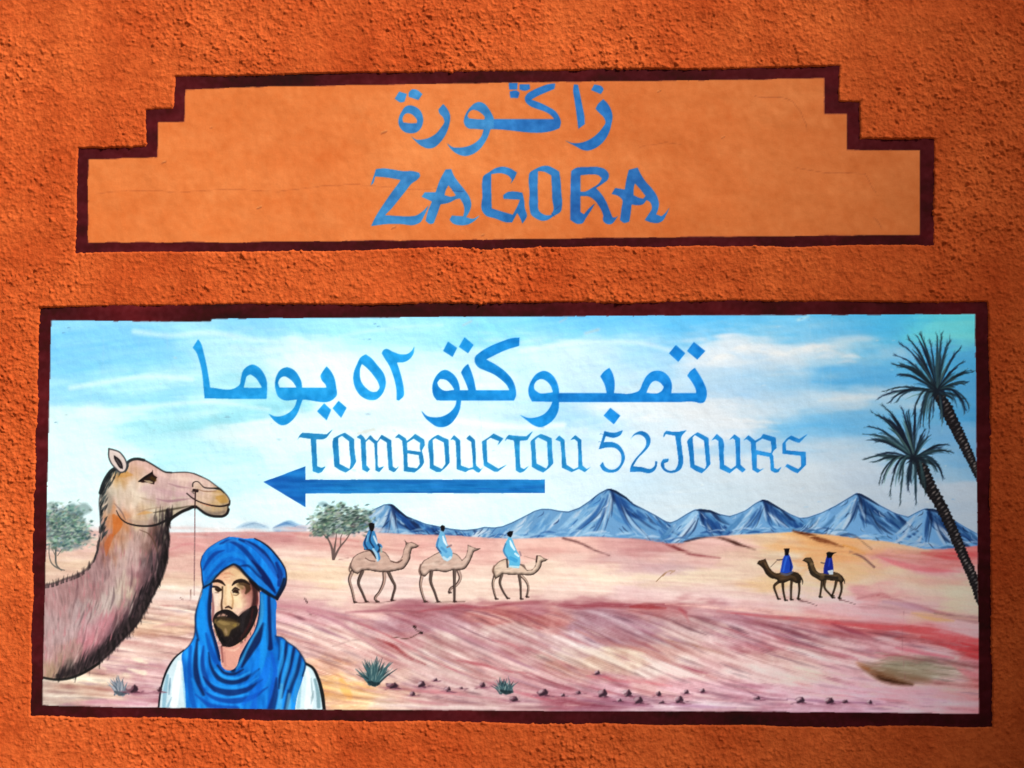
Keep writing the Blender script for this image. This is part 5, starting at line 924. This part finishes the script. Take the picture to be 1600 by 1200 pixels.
letters(q, c1, [('letter', [(125,65),(150,100),(180,200),(210,330),(235,480),(245,550),(500,550),(540,520),(555,450),(575,380),(620,335),(670,318),(730,345),(780,405),(810,480),(815,560),(810,660),(500,660),(190,655),(180,540),(165,400),(135,270),(105,190),(72,148)], [[(650,415),(700,450),(740,505),(765,550),(670,552),(580,548),(595,490),(615,430)]]),
    ('letter', [(1410,335),(1450,380),(1490,460),(1505,540),(1508,630),(1475,665),(1170,668),(1150,720),(1120,800),(1070,870),(1010,915),(965,925),(900,890),(830,810),(890,835),(970,830),(1040,795),(1090,740),(1115,668),(970,668),(930,640),(900,570),(895,500),(910,430),(950,370),(1010,345),(1080,370),(1130,430),(1160,500),(1165,550),(1410,550),(1400,520),(1360,470),(1350,430),(1370,390)], [[(985,435),(1040,460),(1080,500),(1110,548),(940,548),(925,500),(945,455)]]),
    ('letter_dot', [(1385,705),(1455,770),(1410,875),(1315,785)], []), ('letter_dot', [(1530,680),(1610,750),(1555,850),(1470,755)], [])], 290, 520, 6.4)
letters(q, c1, [('numeral', [(330,215),(380,250),(450,330),(510,410),(530,490),(515,570),(480,630),(430,668),(350,668),(280,630),(225,550),(205,470),(210,400),(240,320),(285,240)], [[(290,310),(340,350),(410,430),(455,500),(468,550),(440,590),(390,590),(330,550),(285,490),(270,420),(275,350)]]),
    ('numeral', [(530,162),(600,190),(680,215),(750,210),(790,180),(815,135),(805,210),(770,260),(720,290),(640,295),(665,370),(695,480),(710,570),(708,630),(660,678),(640,670),(635,560),(605,430),(560,320),(510,240),(490,205),(505,175)], [])], 520, 520, 6.4)
c2 = (20, 132, 208)
letters(q, c2, [('letter', [(290,435),(350,460),(400,510),(430,580),(440,640),(525,640),(500,570),(450,460),(480,410),(520,375),(545,430),(580,540),(600,640),(935,638),(910,590),(850,530),(780,480),(690,440),(620,405),(590,360),(590,310),(640,260),(740,200),(860,150),(960,118),(1035,112),(1030,195),(900,235),(790,285),(700,330),(800,385),(900,460),(960,530),(995,620),(1000,690),(980,742),(450,742),(440,820),(400,910),(350,970),(290,1003),(220,1005),(150,965),(90,910),(50,840),(110,895),(190,910),(280,895),(350,850),(395,790),(405,742),(210,740),(180,700),(162,620),(175,550),(215,480),(255,445)], [[(240,525),(300,535),(350,580),(385,635),(270,638),(225,600),(212,560)]]),
    ('letter_dot', [(320,152),(410,215),(365,305),(272,245)], []), ('letter_dot', [(485,108),(575,185),(520,268),(430,205)], []),
    ('letter', [(1280,445),(1350,475),(1400,540),(1425,610),(1430,665),(1430,755),(1425,830),(1390,910),(1330,970),(1240,1008),(1180,990),(1110,940),(1040,885),(1120,915),(1200,910),(1290,870),(1340,810),(1365,755),(1160,750),(1130,690),(1125,620),(1150,550),(1200,480),(1240,455)], [[(1250,525),(1310,550),(1350,600),(1370,660),(1220,660),(1185,630),(1180,590),(1205,545)]])], 650, 510, 6.4)
letters(q, (18, 122, 200), [('letter', [(500,603),(475,510),(435,435),(470,390),(525,350),(550,390),(575,470),(578,540),(572,603),(760,603),(820,580),(860,500),(900,430),(950,390),(1000,378),(1070,395),(1120,440),(1150,510),(1145,602),(1395,603),(1390,570),(1350,490),(1305,430),(1330,390),(1380,350),(1420,410),(1470,500),(1498,580),(1495,650),(1470,695),(1435,704),(1395,694),(1200,693),(700,692),(15,692),(15,603)], [[(980,480),(1030,495),(1070,540),(1055,575),(1020,600),(895,600),(920,540),(945,500)]]),
    ('letter_dot', [(1190,122),(1285,205),(1215,290),(1122,205)], []), ('letter_dot', [(1370,92),(1485,182),(1405,268),(1302,182)], []), ('letter_dot', [(535,750),(635,828),(570,915),(468,828)], [])], 870, 520, 6.4)
q = part('latin_direction', MURAL, 'blue blackletter line reading TOMBOUCTOU 52 JOURS')
p_tomb = q
c3 = (34, 132, 190)
letters(q, c3, [('letter', [(100,90),(250,100),(405,110),(480,45),(400,150),(370,165),(270,170),(275,300),(285,510),(340,530),(390,510),(340,580),(300,595),(230,570),(220,400),(205,165),(60,145),(35,185),(70,120)], []),
    ('letter', [(490,160),(560,120),(630,90),(690,130),(745,170),(750,300),(770,450),(720,530),(640,585),(570,555),(500,510),(490,350),(480,200)], [[(545,155),(595,125),(685,195),(692,330),(705,470),(690,545),(565,480),(553,320)]]),
    ('letter', [(780,145),(830,110),(880,165),(890,190),(950,120),(1025,190),(1040,195),(1090,115),(1210,185),(1220,400),(1230,515),(1270,540),(1310,505),(1260,570),(1240,580),(1180,550),(1165,350),(1155,210),(1075,160),(1035,215),(1037,350),(1040,500),(1055,530),(1120,510),(1060,580),(1015,560),(1010,400),(1000,225),(930,165),(890,205),(895,350),(900,500),(945,545),(910,580),(850,550),(840,400),(830,170)], []),
    ('letter', [(1260,150),(1305,105),(1390,160),(1405,195),(1480,135),(1510,105),(1620,175),(1630,240),(1590,315),(1600,345),(1620,460),(1590,510),(1500,585),(1370,570),(1365,400),(1350,190),(1300,150)], [[(1405,215),(1490,160),(1572,215),(1568,290),(1585,330),(1410,308)], [(1410,345),(1555,368),(1570,480),(1535,535),(1415,518)]])], 460, 665, 8, 25)
letters(q, c3, [('letter', [(240,195),(300,145),(355,115),(420,150),(485,175),(490,300),(500,460),(460,510),(380,580),(340,580),(255,535),(250,400),(235,220)], [[(285,180),(320,155),(430,210),(440,330),(450,480),(405,545),(300,495),(295,330)]]),
    ('letter', [(510,180),(555,120),(630,185),(635,350),(640,500),(740,535),(795,520),(785,350),(770,200),(735,180),(710,160),(750,120),(815,180),(825,350),(830,500),(890,550),(915,525),(870,585),(840,580),(795,545),(740,555),(700,580),(590,545),(585,350),(575,190),(540,170)], []),
    ('letter', [(905,200),(1000,140),(1050,100),(1170,160),(1140,200),(1100,245),(1125,195),(1010,150),(960,185),(965,300),(970,455),(1110,540),(1220,485),(1100,575),(1060,575),(930,500),(915,350)], []),
    ('letter', [(1240,118),(1350,130),(1460,135),(1540,70),(1470,180),(1375,190),(1375,400),(1385,525),(1430,545),(1490,505),(1430,570),(1380,590),(1330,560),(1320,350),(1305,185),(1215,165),(1190,200),(1215,145)], [])], 640, 665, 8, 25)
letters(q, c3, [('letter', [(240,190),(300,140),(360,105),(430,130),(495,160),(500,300),(515,470),(460,530),(390,585),(330,560),(250,515),(245,350),(232,210)], [[(285,180),(325,145),(440,200),(445,330),(455,490),(430,540),(305,475),(295,320)]]),
    ('letter', [(545,175),(590,125),(655,180),(665,350),(680,490),(770,548),(832,520),(830,350),(820,200),(780,165),(730,180),(790,120),(865,180),(870,330),(880,500),(935,545),(985,515),(910,580),(835,540),(745,580),(625,525),(620,350),(605,200)], [])], 800, 665, 8, 25)
c4 = (28, 118, 184)
letters(q, c4, [('numeral', [(115,70),(230,90),(345,60),(320,110),(240,150),(130,130),(105,210),(200,205),(290,240),(350,320),(370,410),(340,490),(270,570),(170,585),(95,555),(60,500),(95,455),(120,510),(180,550),(250,545),(310,490),(330,410),(310,330),(250,280),(170,270),(45,295),(80,190)], []),
    ('numeral', [(440,170),(490,105),(570,70),(650,100),(690,170),(680,240),(620,320),(540,400),(470,510),(580,520),(700,540),(745,500),(750,445),(775,450),(770,500),(730,570),(690,590),(560,575),(435,580),(440,530),(500,420),(580,330),(630,260),(640,200),(610,140),(550,110),(490,120)], []),
    ('letter', [(890,65),(1000,80),(1140,60),(1080,130),(1085,300),(1095,480),(1070,540),(1010,580),(930,590),(850,550),(820,480),(850,420),(920,415),(910,450),(860,470),(870,530),(930,565),(1000,555),(1030,500),(1025,300),(1000,125),(880,105),(855,150),(860,100)], [])], 930, 665, 8)
letters(q, c4, [('letter', [(1160,180),(1220,125),(1280,85),(1350,120),(1415,155),(1425,300),(1440,480),(1390,540),(1330,595),(1260,565),(1190,520),(1175,350),(1150,200)], [[(1215,150),(1245,115),(1360,185),(1375,330),(1390,500),(1370,545),(1240,490),(1230,320)]])], 930, 665, 8, 25)
letters(q, c4, [('letter', [(255,185),(320,105),(390,165),(400,190),(405,350),(410,490),(500,545),(562,500),(560,350),(550,180),(520,155),(475,180),(540,110),(610,160),(612,350),(615,490),(680,550),(640,585),(565,525),(480,595),(360,540),(350,350),(340,190),(300,165)], []),
    ('letter', [(655,185),(715,120),(800,190),(870,150),(900,105),(1055,150),(1065,280),(1025,320),(1010,355),(1025,380),(1035,530),(1080,550),(1130,515),(1090,580),(1050,590),(995,560),(990,450),(980,390),(820,360),(820,530),(860,555),(915,530),(830,590),(765,550),(755,350),(745,205),(690,165)], [[(806,212),(890,160),(995,195),(1005,300),(1000,345),(810,308)]]),
    ('letter', [(1140,230),(1200,160),(1250,125),(1350,170),(1455,105),(1350,215),(1300,200),(1220,165),(1180,210),(1185,310),(1430,330),(1435,490),(1330,595),(1270,570),(1180,510),(1130,575),(1200,480),(1340,545),(1375,510),(1370,375),(1140,350)], [])], 1080, 665, 8, 25)
p = part('painted_arrow', MURAL, 'long dark blue arrow pointing left under the lettering')
arr = np.array((20, 108, 178), np.float32) + (fnoise(30, 2, 91) * 7)[..., None] * np.array([.4, 1, 1]) + (fnoise(6, 3, 92) * 4)[..., None] + np.clip((560 - XX) / 200, 0, 1)[..., None] * np.array([-4, -14, 8])
fill(wob(scaled(400, 720, 3.3333, [(38, 110), (258, 28), (258, 98), (1505, 97), (1505, 168), (258, 170), (258, 242)]), .35, 3), arr, p, smooth=False)
for k in range(46):
    x = r.uniform(480, 840); y = r.uniform(752, 768)
    brush([(x - 18, y), (x + 18, y + .6)], [.3, 1.8, .3], [(30, 118, 200), (12, 80, 165), (40, 128, 196)][r.integers(3)], .4, 1.2)
CLIP = None

# ------------------------------------------------------------------ materials
PAINT_GAIN = np.array([0.69, 0.745, 0.765])
def lin(c):
    c = np.clip(np.asarray(c, np.float64) / 255.0, 0, 1)
    return np.where(c <= 0.04045, c / 12.92, ((c + 0.055) / 1.055) ** 2.4)

def new_mat(name):
    mt = bpy.data.materials.new(name); mt.use_nodes = True
    nt = mt.node_tree; b = nt.nodes['Principled BSDF']
    return mt, nt, b

def node(nt, kind, **kw):
    n = nt.nodes.new(kind)
    for k, v in kw.items(): setattr(n, k, v)
    return n

def paint_material(name, rough, spec, dirt, bump):
    mt, nt, b = new_mat(name)
    tc = node(nt, 'ShaderNodeTexCoord')
    at = node(nt, 'ShaderNodeAttribute', attribute_name='paint')
    nz = node(nt, 'ShaderNodeTexNoise'); nz.inputs['Scale'].default_value = 3.0; nz.inputs['Detail'].default_value = 6
    nf = node(nt, 'ShaderNodeTexNoise'); nf.inputs['Scale'].default_value = 160.0; nf.inputs['Detail'].default_value = 4
    mp = node(nt, 'ShaderNodeMapping'); mp.inputs['Scale'].default_value = (1, 1, 1)
    nt.links.new(tc.outputs['Object'], mp.inputs[0]); nt.links.new(mp.outputs[0], nz.inputs[0]); nt.links.new(mp.outputs[0], nf.inputs[0])
    mr = node(nt, 'ShaderNodeMapRange'); mr.inputs[1].default_value = .3; mr.inputs[2].default_value = .7; mr.inputs[3].default_value = 1 - dirt; mr.inputs[4].default_value = 1 + dirt * .4
    nt.links.new(nz.outputs[0], mr.inputs[0])
    mr2 = node(nt, 'ShaderNodeMapRange'); mr2.inputs[1].default_value = .3; mr2.inputs[2].default_value = .7; mr2.inputs[3].default_value = .97; mr2.inputs[4].default_value = 1.03
    nt.links.new(nf.outputs[0], mr2.inputs[0])
    mul = node(nt, 'ShaderNodeMath', operation='MULTIPLY'); nt.links.new(mr.outputs[0], mul.inputs[0]); nt.links.new(mr2.outputs[0], mul.inputs[1])
    vm = node(nt, 'ShaderNodeVectorMath', operation='SCALE'); nt.links.new(at.outputs['Color'], vm.inputs[0]); nt.links.new(mul.outputs[0], vm.inputs['Scale'])
    nt.links.new(vm.outputs[0], b.inputs['Base Color'])
    b.inputs['Roughness'].default_value = rough; b.inputs['Specular IOR Level'].default_value = spec
    n2 = node(nt, 'ShaderNodeTexNoise'); n2.inputs['Scale'].default_value = 45.0; n2.inputs['Detail'].default_value = 5; nt.links.new(mp.outputs[0], n2.inputs[0])
    n3 = node(nt, 'ShaderNodeTexNoise'); n3.inputs['Scale'].default_value = 5.0; n3.inputs['Detail'].default_value = 3; nt.links.new(mp.outputs[0], n3.inputs[0])
    mpb = node(nt, 'ShaderNodeMapping'); mpb.inputs['Rotation'].default_value = (0, .5, 0); mpb.inputs['Scale'].default_value = (22, 22, 70); nt.links.new(tc.outputs['Object'], mpb.inputs[0])
    n4 = node(nt, 'ShaderNodeTexNoise'); n4.inputs['Scale'].default_value = 1.0; n4.inputs['Detail'].default_value = 4; nt.links.new(mpb.outputs[0], n4.inputs[0])   # brush and trowel drag
    b0 = node(nt, 'ShaderNodeBump'); b0.inputs['Strength'].default_value = .55; b0.inputs['Distance'].default_value = .02
    nt.links.new(n3.outputs[0], b0.inputs['Height'])
    b1 = node(nt, 'ShaderNodeBump'); b1.inputs['Strength'].default_value = bump * .35; b1.inputs['Distance'].default_value = .003
    nt.links.new(n4.outputs[0], b1.inputs['Height']); nt.links.new(b0.outputs[0], b1.inputs['Normal'])
    bp = node(nt, 'ShaderNodeBump'); bp.inputs['Strength'].default_value = bump; bp.inputs['Distance'].default_value = .004
    nt.links.new(n2.outputs[0], bp.inputs['Height']); nt.links.new(b1.outputs[0], bp.inputs['Normal']); nt.links.new(bp.outputs[0], b.inputs['Normal'])
    return mt
M_mural = paint_material('mural_paint', .75, .08, .05, .3)
M_sign = paint_material('sign_paint', .7, .15, .03, .26)
M_border = paint_material('border_paint', .85, .06, .05, .3)

# stucco
STUCCO = np.array([.45, .0765, .0160])
M_stucco, nt, b = new_mat('orange_stucco')
tc = node(nt, 'ShaderNodeTexCoord')
def tex(scale, det):
    n = node(nt, 'ShaderNodeTexNoise'); n.inputs['Scale'].default_value = scale; n.inputs['Detail'].default_value = det; n.inputs['Roughness'].default_value = .6
    nt.links.new(tc.outputs['Object'], n.inputs[0]); return n
big, mid, fine = tex(2.6, 6), tex(60, 8), tex(200, 4)
r1 = node(nt, 'ShaderNodeValToRGB')
r1.color_ramp.elements[0].position = .32; r1.color_ramp.elements[1].position = .7
c = STUCCO
r1.color_ramp.elements[0].color = (c[0] * .82, c[1] * .68, c[2] * .62, 1); r1.color_ramp.elements[1].color = (c[0] * 1.10, c[1] * 1.26, c[2] * 1.3, 1)
nt.links.new(big.outputs[0], r1.inputs[0])
r2 = node(nt, 'ShaderNodeValToRGB'); r2.color_ramp.elements[0].position = .35; r2.color_ramp.elements[1].position = .68
r2.color_ramp.elements[0].color = (.82, .77, .74, 1); r2.color_ramp.elements[1].color = (1.10, 1.16, 1.2, 1)
nt.links.new(mid.outputs[0], r2.inputs[0])
mx = node(nt, 'ShaderNodeMix', data_type='RGBA', blend_type='MULTIPLY'); mx.inputs[0].default_value = 1
nt.links.new(r1.outputs[0], mx.inputs[6]); nt.links.new(r2.outputs[0], mx.inputs[7])
mps = node(nt, 'ShaderNodeMapping'); mps.inputs['Scale'].default_value = (9, 9, .9); nt.links.new(tc.outputs['Object'], mps.inputs[0])
rain = node(nt, 'ShaderNodeTexNoise'); rain.inputs['Scale'].default_value = 1.0; rain.inputs['Detail'].default_value = 5; nt.links.new(mps.outputs[0], rain.inputs[0])     # old rain streaks and dust
r3 = node(nt, 'ShaderNodeValToRGB'); r3.color_ramp.elements[0].position = .3; r3.color_ramp.elements[1].position = .72
r3.color_ramp.elements[0].color = (.88, .84, .82, 1); r3.color_ramp.elements[1].color = (1.06, 1.1, 1.12, 1); nt.links.new(rain.outputs[0], r3.inputs[0])
mx2 = node(nt, 'ShaderNodeMix', data_type='RGBA', blend_type='MULTIPLY'); mx2.inputs[0].default_value = 1
nt.links.new(mx.outputs[2], mx2.inputs[6]); nt.links.new(r3.outputs[0], mx2.inputs[7])
nt.links.new(mx2.outputs[2], b.inputs['Base Color'])
b.inputs['Roughness'].default_value = .92; b.inputs['Specular IOR Level'].default_value = .05
bp = node(nt, 'ShaderNodeBump'); bp.inputs['Strength'].default_value = .8; bp.inputs['Distance'].default_value = .003
nt.links.new(fine.outputs[0], bp.inputs['Height']); nt.links.new(bp.outputs[0], b.inputs['Normal'])

# ------------------------------------------------------------------ build the painted meshes
col = scene.collection
def finish(me, mat, smooth):
    me.materials.append(mat)
    if smooth: me.polygons.foreach_set('use_smooth', np.ones(len(me.polygons), bool))
    me.update()

def mesh_from(name, verts, quads, colors=None, mat=None, smooth=False):
    me = bpy.data.meshes.new(name)
    me.vertices.add(len(verts)); me.vertices.foreach_set('co', np.ascontiguousarray(verts, np.float32).ravel())
    nq = len(quads)
    me.loops.add(nq * 4); me.loops.foreach_set('vertex_index', np.ascontiguousarray(quads, np.int32).ravel())
    me.polygons.add(nq); me.polygons.foreach_set('loop_start', np.arange(nq, dtype=np.int32) * 4)
    try: me.polygons.foreach_set('loop_total', np.full(nq, 4, np.int32))
    except Exception: pass
    if colors is not None:
        at = me.color_attributes.new('paint', 'FLOAT_COLOR', 'POINT')
        at.data.foreach_set('color', np.ascontiguousarray(np.concatenate([colors, np.ones((len(colors), 1))], 1), np.float32).ravel())
    me.validate(); finish(me, mat, smooth)
    return me

# pigment = measured colour / light on the wall (lightened on the right, against the half-shade of the added block)
SHADE_U, SHADE_V, SHADE_W, LEAN = 1110.0, 500.0, 750.0, .42
q_ = np.clip((XX - SHADE_U + LEAN * (YY - SHADE_V)) / SHADE_W, -1, 1)
open_ = .5 - (q_ * np.sqrt(1 - q_ * q_) + np.arcsin(q_)) / math.pi
light = .36 + .64 * open_
def in_scene(i):                                        # everything painted below and in front of the sky
    nm, par, _ = PARTS[i]
    if not isinstance(par, str): return in_scene(par)
    return par == MURAL and nm.startswith('painted_') and nm not in ('painted_sky', 'painted_arrow', 'painted_border')
deep = np.array([False] + [in_scene(i) for i in range(1, len(PARTS))])[ids]
dv = np.zeros((H + 1, W + 1), np.float32); dv[:-1, :-1] = deep; dv = (dv + np.roll(dv, 1, 0) + np.roll(dv, 1, 1) + np.roll(np.roll(dv, 1, 0), 1, 1)) / 4
sheet = 255 * np.power(np.clip(sheet, 0, 255) / 255, 1 + .17 * dv[..., None])      # richer, deeper pigment
paint_lin = lin(sheet) * PAINT_GAIN
comp = paint_lin / (light[..., None] * np.array([1.04, 1.0, .95]) ** (1.6 * (1 - light[..., None])))
comp *= np.minimum(1, .9 / comp.max(-1, keepdims=True))


def cells_mesh(name, mask, mat, origin, coarse, pigment):
    ys, xs = np.nonzero(mask)
    quads = []
    if coarse:                                            # broad areas: 2 x 2 cells in one face
        m2 = mask[:H // 2 * 2, :W // 2 * 2].reshape(H // 2, 2, W // 2, 2).all((1, 3))
        by, bx = np.nonzero(m2); by = by * 2; bx = bx * 2
        i = by * (W + 1) + bx
        quads.append(np.stack([i + 2 * (W + 1), i + 2 * (W + 1) + 2, i + 2, i], 1))
        rest = mask.copy(); rest[:H // 2 * 2, :W // 2 * 2] &= ~np.repeat(np.repeat(m2, 2, 0), 2, 1)
        ys, xs = np.nonzero(rest)
    i = ys * (W + 1) + xs
    quads.append(np.stack([i + (W + 1), i + (W + 1) + 1, i + 1, i], 1))
    Q = np.concatenate(quads)
    u, inv = np.unique(Q, return_inverse=True)
    vy, vx = u // (W + 1), u % (W + 1)
    X, Z = to_wall(vx, vy)
    V = np.stack([X - origin[0], np.zeros_like(X) - origin[1], Z - origin[2]], 1)
    return mesh_from(name, V, inv.reshape(Q.shape), pigment[vy, vx], mat)

def thing(name, label, cat, loc):
    o = bpy.data.objects.new(name, None); o.location = loc; o['label'] = label; o['category'] = cat
    o.empty_display_size = .1; col.objects.link(o); return o

sx_, sz_ = to_wall(780, 389); mx_, mz_ = to_wall(800, 1129)
ROOTS = {SIGN: thing('name_sign', 'stepped orange painted town sign with maroon border and blue lettering, above the mural', 'sign', (float(sx_), 0, float(sz_))),
         MURAL: thing('mural', 'wide painted desert mural with camels, blue lettering and a left arrow', 'mural', (float(mx_), 0, float(mz_)))}
OB = {}
def root_of(i):
    p_ = PARTS[i][1]
    return p_ if isinstance(p_, str) else root_of(p_)
for i in range(1, len(PARTS)):
    nm, par, lab = PARTS[i]
    rk = root_of(i); org = np.array(ROOTS[rk].location)
    mask = ids == i
    kids = any(PARTS[j][1] == i for j in range(1, len(PARTS)))
    if mask.any():
        mat = M_border if nm == 'painted_border' else (M_sign if rk == SIGN else M_mural)
        me = cells_mesh(nm, mask, mat, org, nm in ('painted_sky', 'painted_sand', 'plaster_panel', 'painted_border'),
                        paint_lin if (rk == SIGN or nm == 'painted_border') else comp)
        o = bpy.data.objects.new(nm, me)
    elif kids: o = bpy.data.objects.new(nm, None); o.empty_display_size = .05
    else: continue
    col.objects.link(o); OB[i] = o
    o.parent = ROOTS[par] if isinstance(par, str) else OB[par]
    if lab: o['label'] = lab

# ------------------------------------------------------------------ the stucco wall: real relief, tapering to the smooth panels
def seg_dist(X, Y, poly):
    P = np.asarray(poly, float); d = np.full(X.shape, 1e9); ins = np.zeros(X.shape, bool)
    for a_, b_ in zip(P, np.roll(P, -1, 0)):
        dx, dy = b_ - a_; L2 = dx * dx + dy * dy + 1e-9
        t = np.clip(((X - a_[0]) * dx + (Y - a_[1]) * dy) / L2, 0, 1)
        d = np.minimum(d, np.hypot(X - a_[0] - t * dx, Y - a_[1] - t * dy))
        if a_[1] != b_[1]:
            cnd = ((a_[1] > Y) != (b_[1] > Y)) & (X < (b_[0] - a_[0]) * (Y - a_[1]) / (b_[1] - a_[1]) + a_[0])
            ins ^= cnd
    return np.where(ins, -d, d)

NT = 1640; TS = 1.0                                       # relief tile, one sample per unit
def tile(sx, sy, seed): return fnoise(sx / TS, sy / TS, seed, (NT, NT))
ta = tile(1.45, 1.35, 101); tb = tile(.8, .8, 102); tcn = tile(3.0, 2.6, 103); td = tile(40, 40, 104); te = tile(20, 17, 105); tf = tile(7, 2.6, 106)
relief = np.maximum(ta + .35 * tcn, -.9) ** 1 * 1.0
relief = np.where(relief > 0, relief ** 1.25, relief * .55) * 1.55 + np.maximum(tb, -.6) * .75 + tcn * .5
relief *= (1 + .26 * np.clip(td, -1.6, 1.6))
pits = np.clip(-tf - 1.15, 0, 1.2) * np.clip(ta + .2, 0, 1.5)                 # gouges left by the float
tg = tile(30, 9, 107)
relief += te * 1.5 + tg * .9 - pits * 1.6                                    # float marks and hollows
def relief_at(u, v):
    gx = (u / TS) % NT; gy = (v / TS) % NT
    ix = gx.astype(int); iy = gy.astype(int); fx = gx - ix; fy = gy - iy
    ix %= NT; iy %= NT; jx = (ix + 1) % NT; jy = (iy + 1) % NT
    return (relief[iy, ix] * (1 - fx) + relief[iy, jx] * fx) * (1 - fy) + (relief[jy, ix] * (1 - fx) + relief[jy, jx] * fx) * fy
REL_MM = .74
BASE_MM = 5.0
def wall_grid(us, vs):
    U, V = np.meshgrid(us, vs)
    d = np.minimum(seg_dist(U, V, SIGN_OUT), seg_dist(U, V, MURAL_OUT))
    h = relief_at(U, V)
    edge = d + h * .25 + np.interp(np.sin(U * .021 + 3 * np.sin(V * .013)) * np.sin(V * .017 + U * .006), [-1, 1], [-1.2, 1.2])
    t = np.clip(edge / 3.2, 0, 1); t = t * t * (3 - 2 * t)
    y = -(BASE_MM + h * REL_MM) * t + (1 - t) * 1.2
    X, Z = to_wall(U, V)
    verts = np.stack([X.ravel(), (y * .001).ravel(), Z.ravel()], 1)
    ny, nx = U.shape
    i = (np.arange(ny - 1)[:, None] * nx + np.arange(nx - 1)[None, :])
    inner = np.maximum(np.maximum(d[:-1, :-1], d[1:, :-1]), np.maximum(d[:-1, 1:], d[1:, 1:])) > -3.0
    i = i[inner]
    q = np.stack([i + nx, i + nx + 1, i + 1, i], 1)
    u, inv = np.unique(q, return_inverse=True)
    return verts[u], inv.reshape(q.shape)
STEP = 1.15
v1, q1 = wall_grid(np.arange(-14, 1614.1, STEP), np.arange(-14, 1214.1, STEP))
# the wall goes on past the picture, in coarser relief
VS, QS = [v1], [q1]
for us, vs_ in ((np.arange(-714, -9, 4.5), np.arange(-469, 1900, 4.5)), (np.arange(1610, 2320, 4.5), np.arange(-469, 1900, 4.5)),
                (np.arange(-14, 1614, 4.5), np.arange(-469, -9, 4.5)), (np.arange(-14, 1614, 4.5), np.arange(1210, 1900, 4.5))):
    v2, q2 = wall_grid(us, vs_); QS.append(q2 + sum(len(a_) for a_ in VS)); VS.append(v2)
V = np.concatenate(VS); Q = np.concatenate(QS)
V[:, 2] = np.maximum(V[:, 2], 0.0)
me = mesh_from('stucco_wall', V, Q, None, M_stucco, True)
wall = bpy.data.objects.new('stucco_wall', me); col.objects.link(wall)
wall['label'] = 'rough orange roughcast stucco wall around the two painted panels'; wall['category'] = 'wall'

wx0, wx1 = float(V[:, 0].min()) + .02, float(V[:, 0].max()) - .02; wz1 = float(V[:, 2].max()) - .05     # the masonry behind the render
bv = [(x, y, z) for z in (0.0, wz1) for y in (.008, .30) for x in (wx0, wx1)]
me = mesh_from('masonry', np.array(bv), np.array([[0, 1, 5, 4], [3, 2, 6, 7], [1, 3, 7, 5], [2, 0, 4, 6], [4, 5, 7, 6]]), None, M_stucco)
o = bpy.data.objects.new('masonry', me); col.objects.link(o); o.parent = wall

# ------------------------------------------------------------------ ground in front of the wall (below the picture)
M_ground, nt, b = new_mat('packed_earth')
tc = node(nt, 'ShaderNodeTexCoord'); n = node(nt, 'ShaderNodeTexNoise'); n.inputs['Scale'].default_value = 1.5; n.inputs['Detail'].default_value = 8
nt.links.new(tc.outputs['Object'], n.inputs[0])
rr = node(nt, 'ShaderNodeValToRGB'); rr.color_ramp.elements[0].color = (.22, .15, .10, 1); rr.color_ramp.elements[1].color = (.36, .26, .18, 1)
nt.links.new(n.outputs[0], rr.inputs[0]); nt.links.new(rr.outputs[0], b.inputs['Base Color']); b.inputs['Roughness'].default_value = .95
me = mesh_from('ground', np.array([(-40, -60, 0), (40, -60, 0), (40, .3, 0), (-40, .3, 0)]), np.array([[0, 1, 2, 3]]), None, M_ground)
g = bpy.data.objects.new('ground', me); col.objects.link(g); g['kind'] = 'structure'

# ------------------------------------------------------------------ added unseen tower-like block, shaped so its soft shade darkens the wall's right
px_, pz_ = to_wall(SHADE_U, SHADE_V)
D_ = 14.0
edge = np.array([px_, 0, pz_]) + SUN_DIR * D_
sh = SUN_DIR[:2] / np.hypot(*SUN_DIR[:2]); ph = np.array([-sh[1], sh[0]])
if ph[0] < 0: ph = -ph
lean = LEAN * .72
TOP = edge[2] + 4.5
def corner(a_, b_, z): return (edge[0] + ph[0] * a_ + sh[0] * b_, edge[1] + ph[1] * a_ + sh[1] * b_, z)
def ring(z, w): o_ = lean * (z - edge[2]); i_ = lean * .4 * z; return [corner(o_, i_, z), corner(o_ + w - lean * 1.2 * z, i_, z), corner(o_ + w - lean * 1.2 * z, 7 - i_ * .5, z), corner(o_, 7 - i_ * .5, z)]
vs = ring(0, 15.0) + ring(TOP, 15.0)
M_shade_caster, nt, b = new_mat('shade_caster_mud')
tc = node(nt, 'ShaderNodeTexCoord'); n = node(nt, 'ShaderNodeTexNoise'); n.inputs['Scale'].default_value = 2.5; n.inputs['Detail'].default_value = 7
nt.links.new(tc.outputs['Object'], n.inputs[0]); rr = node(nt, 'ShaderNodeValToRGB'); rr.color_ramp.elements[0].color = (.26, .13, .07, 1); rr.color_ramp.elements[1].color = (.38, .21, .12, 1)
nt.links.new(n.outputs[0], rr.inputs[0]); nt.links.new(rr.outputs[0], b.inputs['Base Color']); b.inputs['Roughness'].default_value = .95
me = mesh_from('shade_caster_body', np.array(vs), np.array([[0, 1, 5, 4], [1, 2, 6, 5], [2, 3, 7, 6], [3, 0, 4, 7], [4, 5, 6, 7]]), None, M_shade_caster)
tw = thing('shade_caster', 'unseen tapering block added to cast soft shade on the right of the wall', 'tower', (0, 0, 0))
o = bpy.data.objects.new('shade_caster_body', me); col.objects.link(o); o.parent = tw
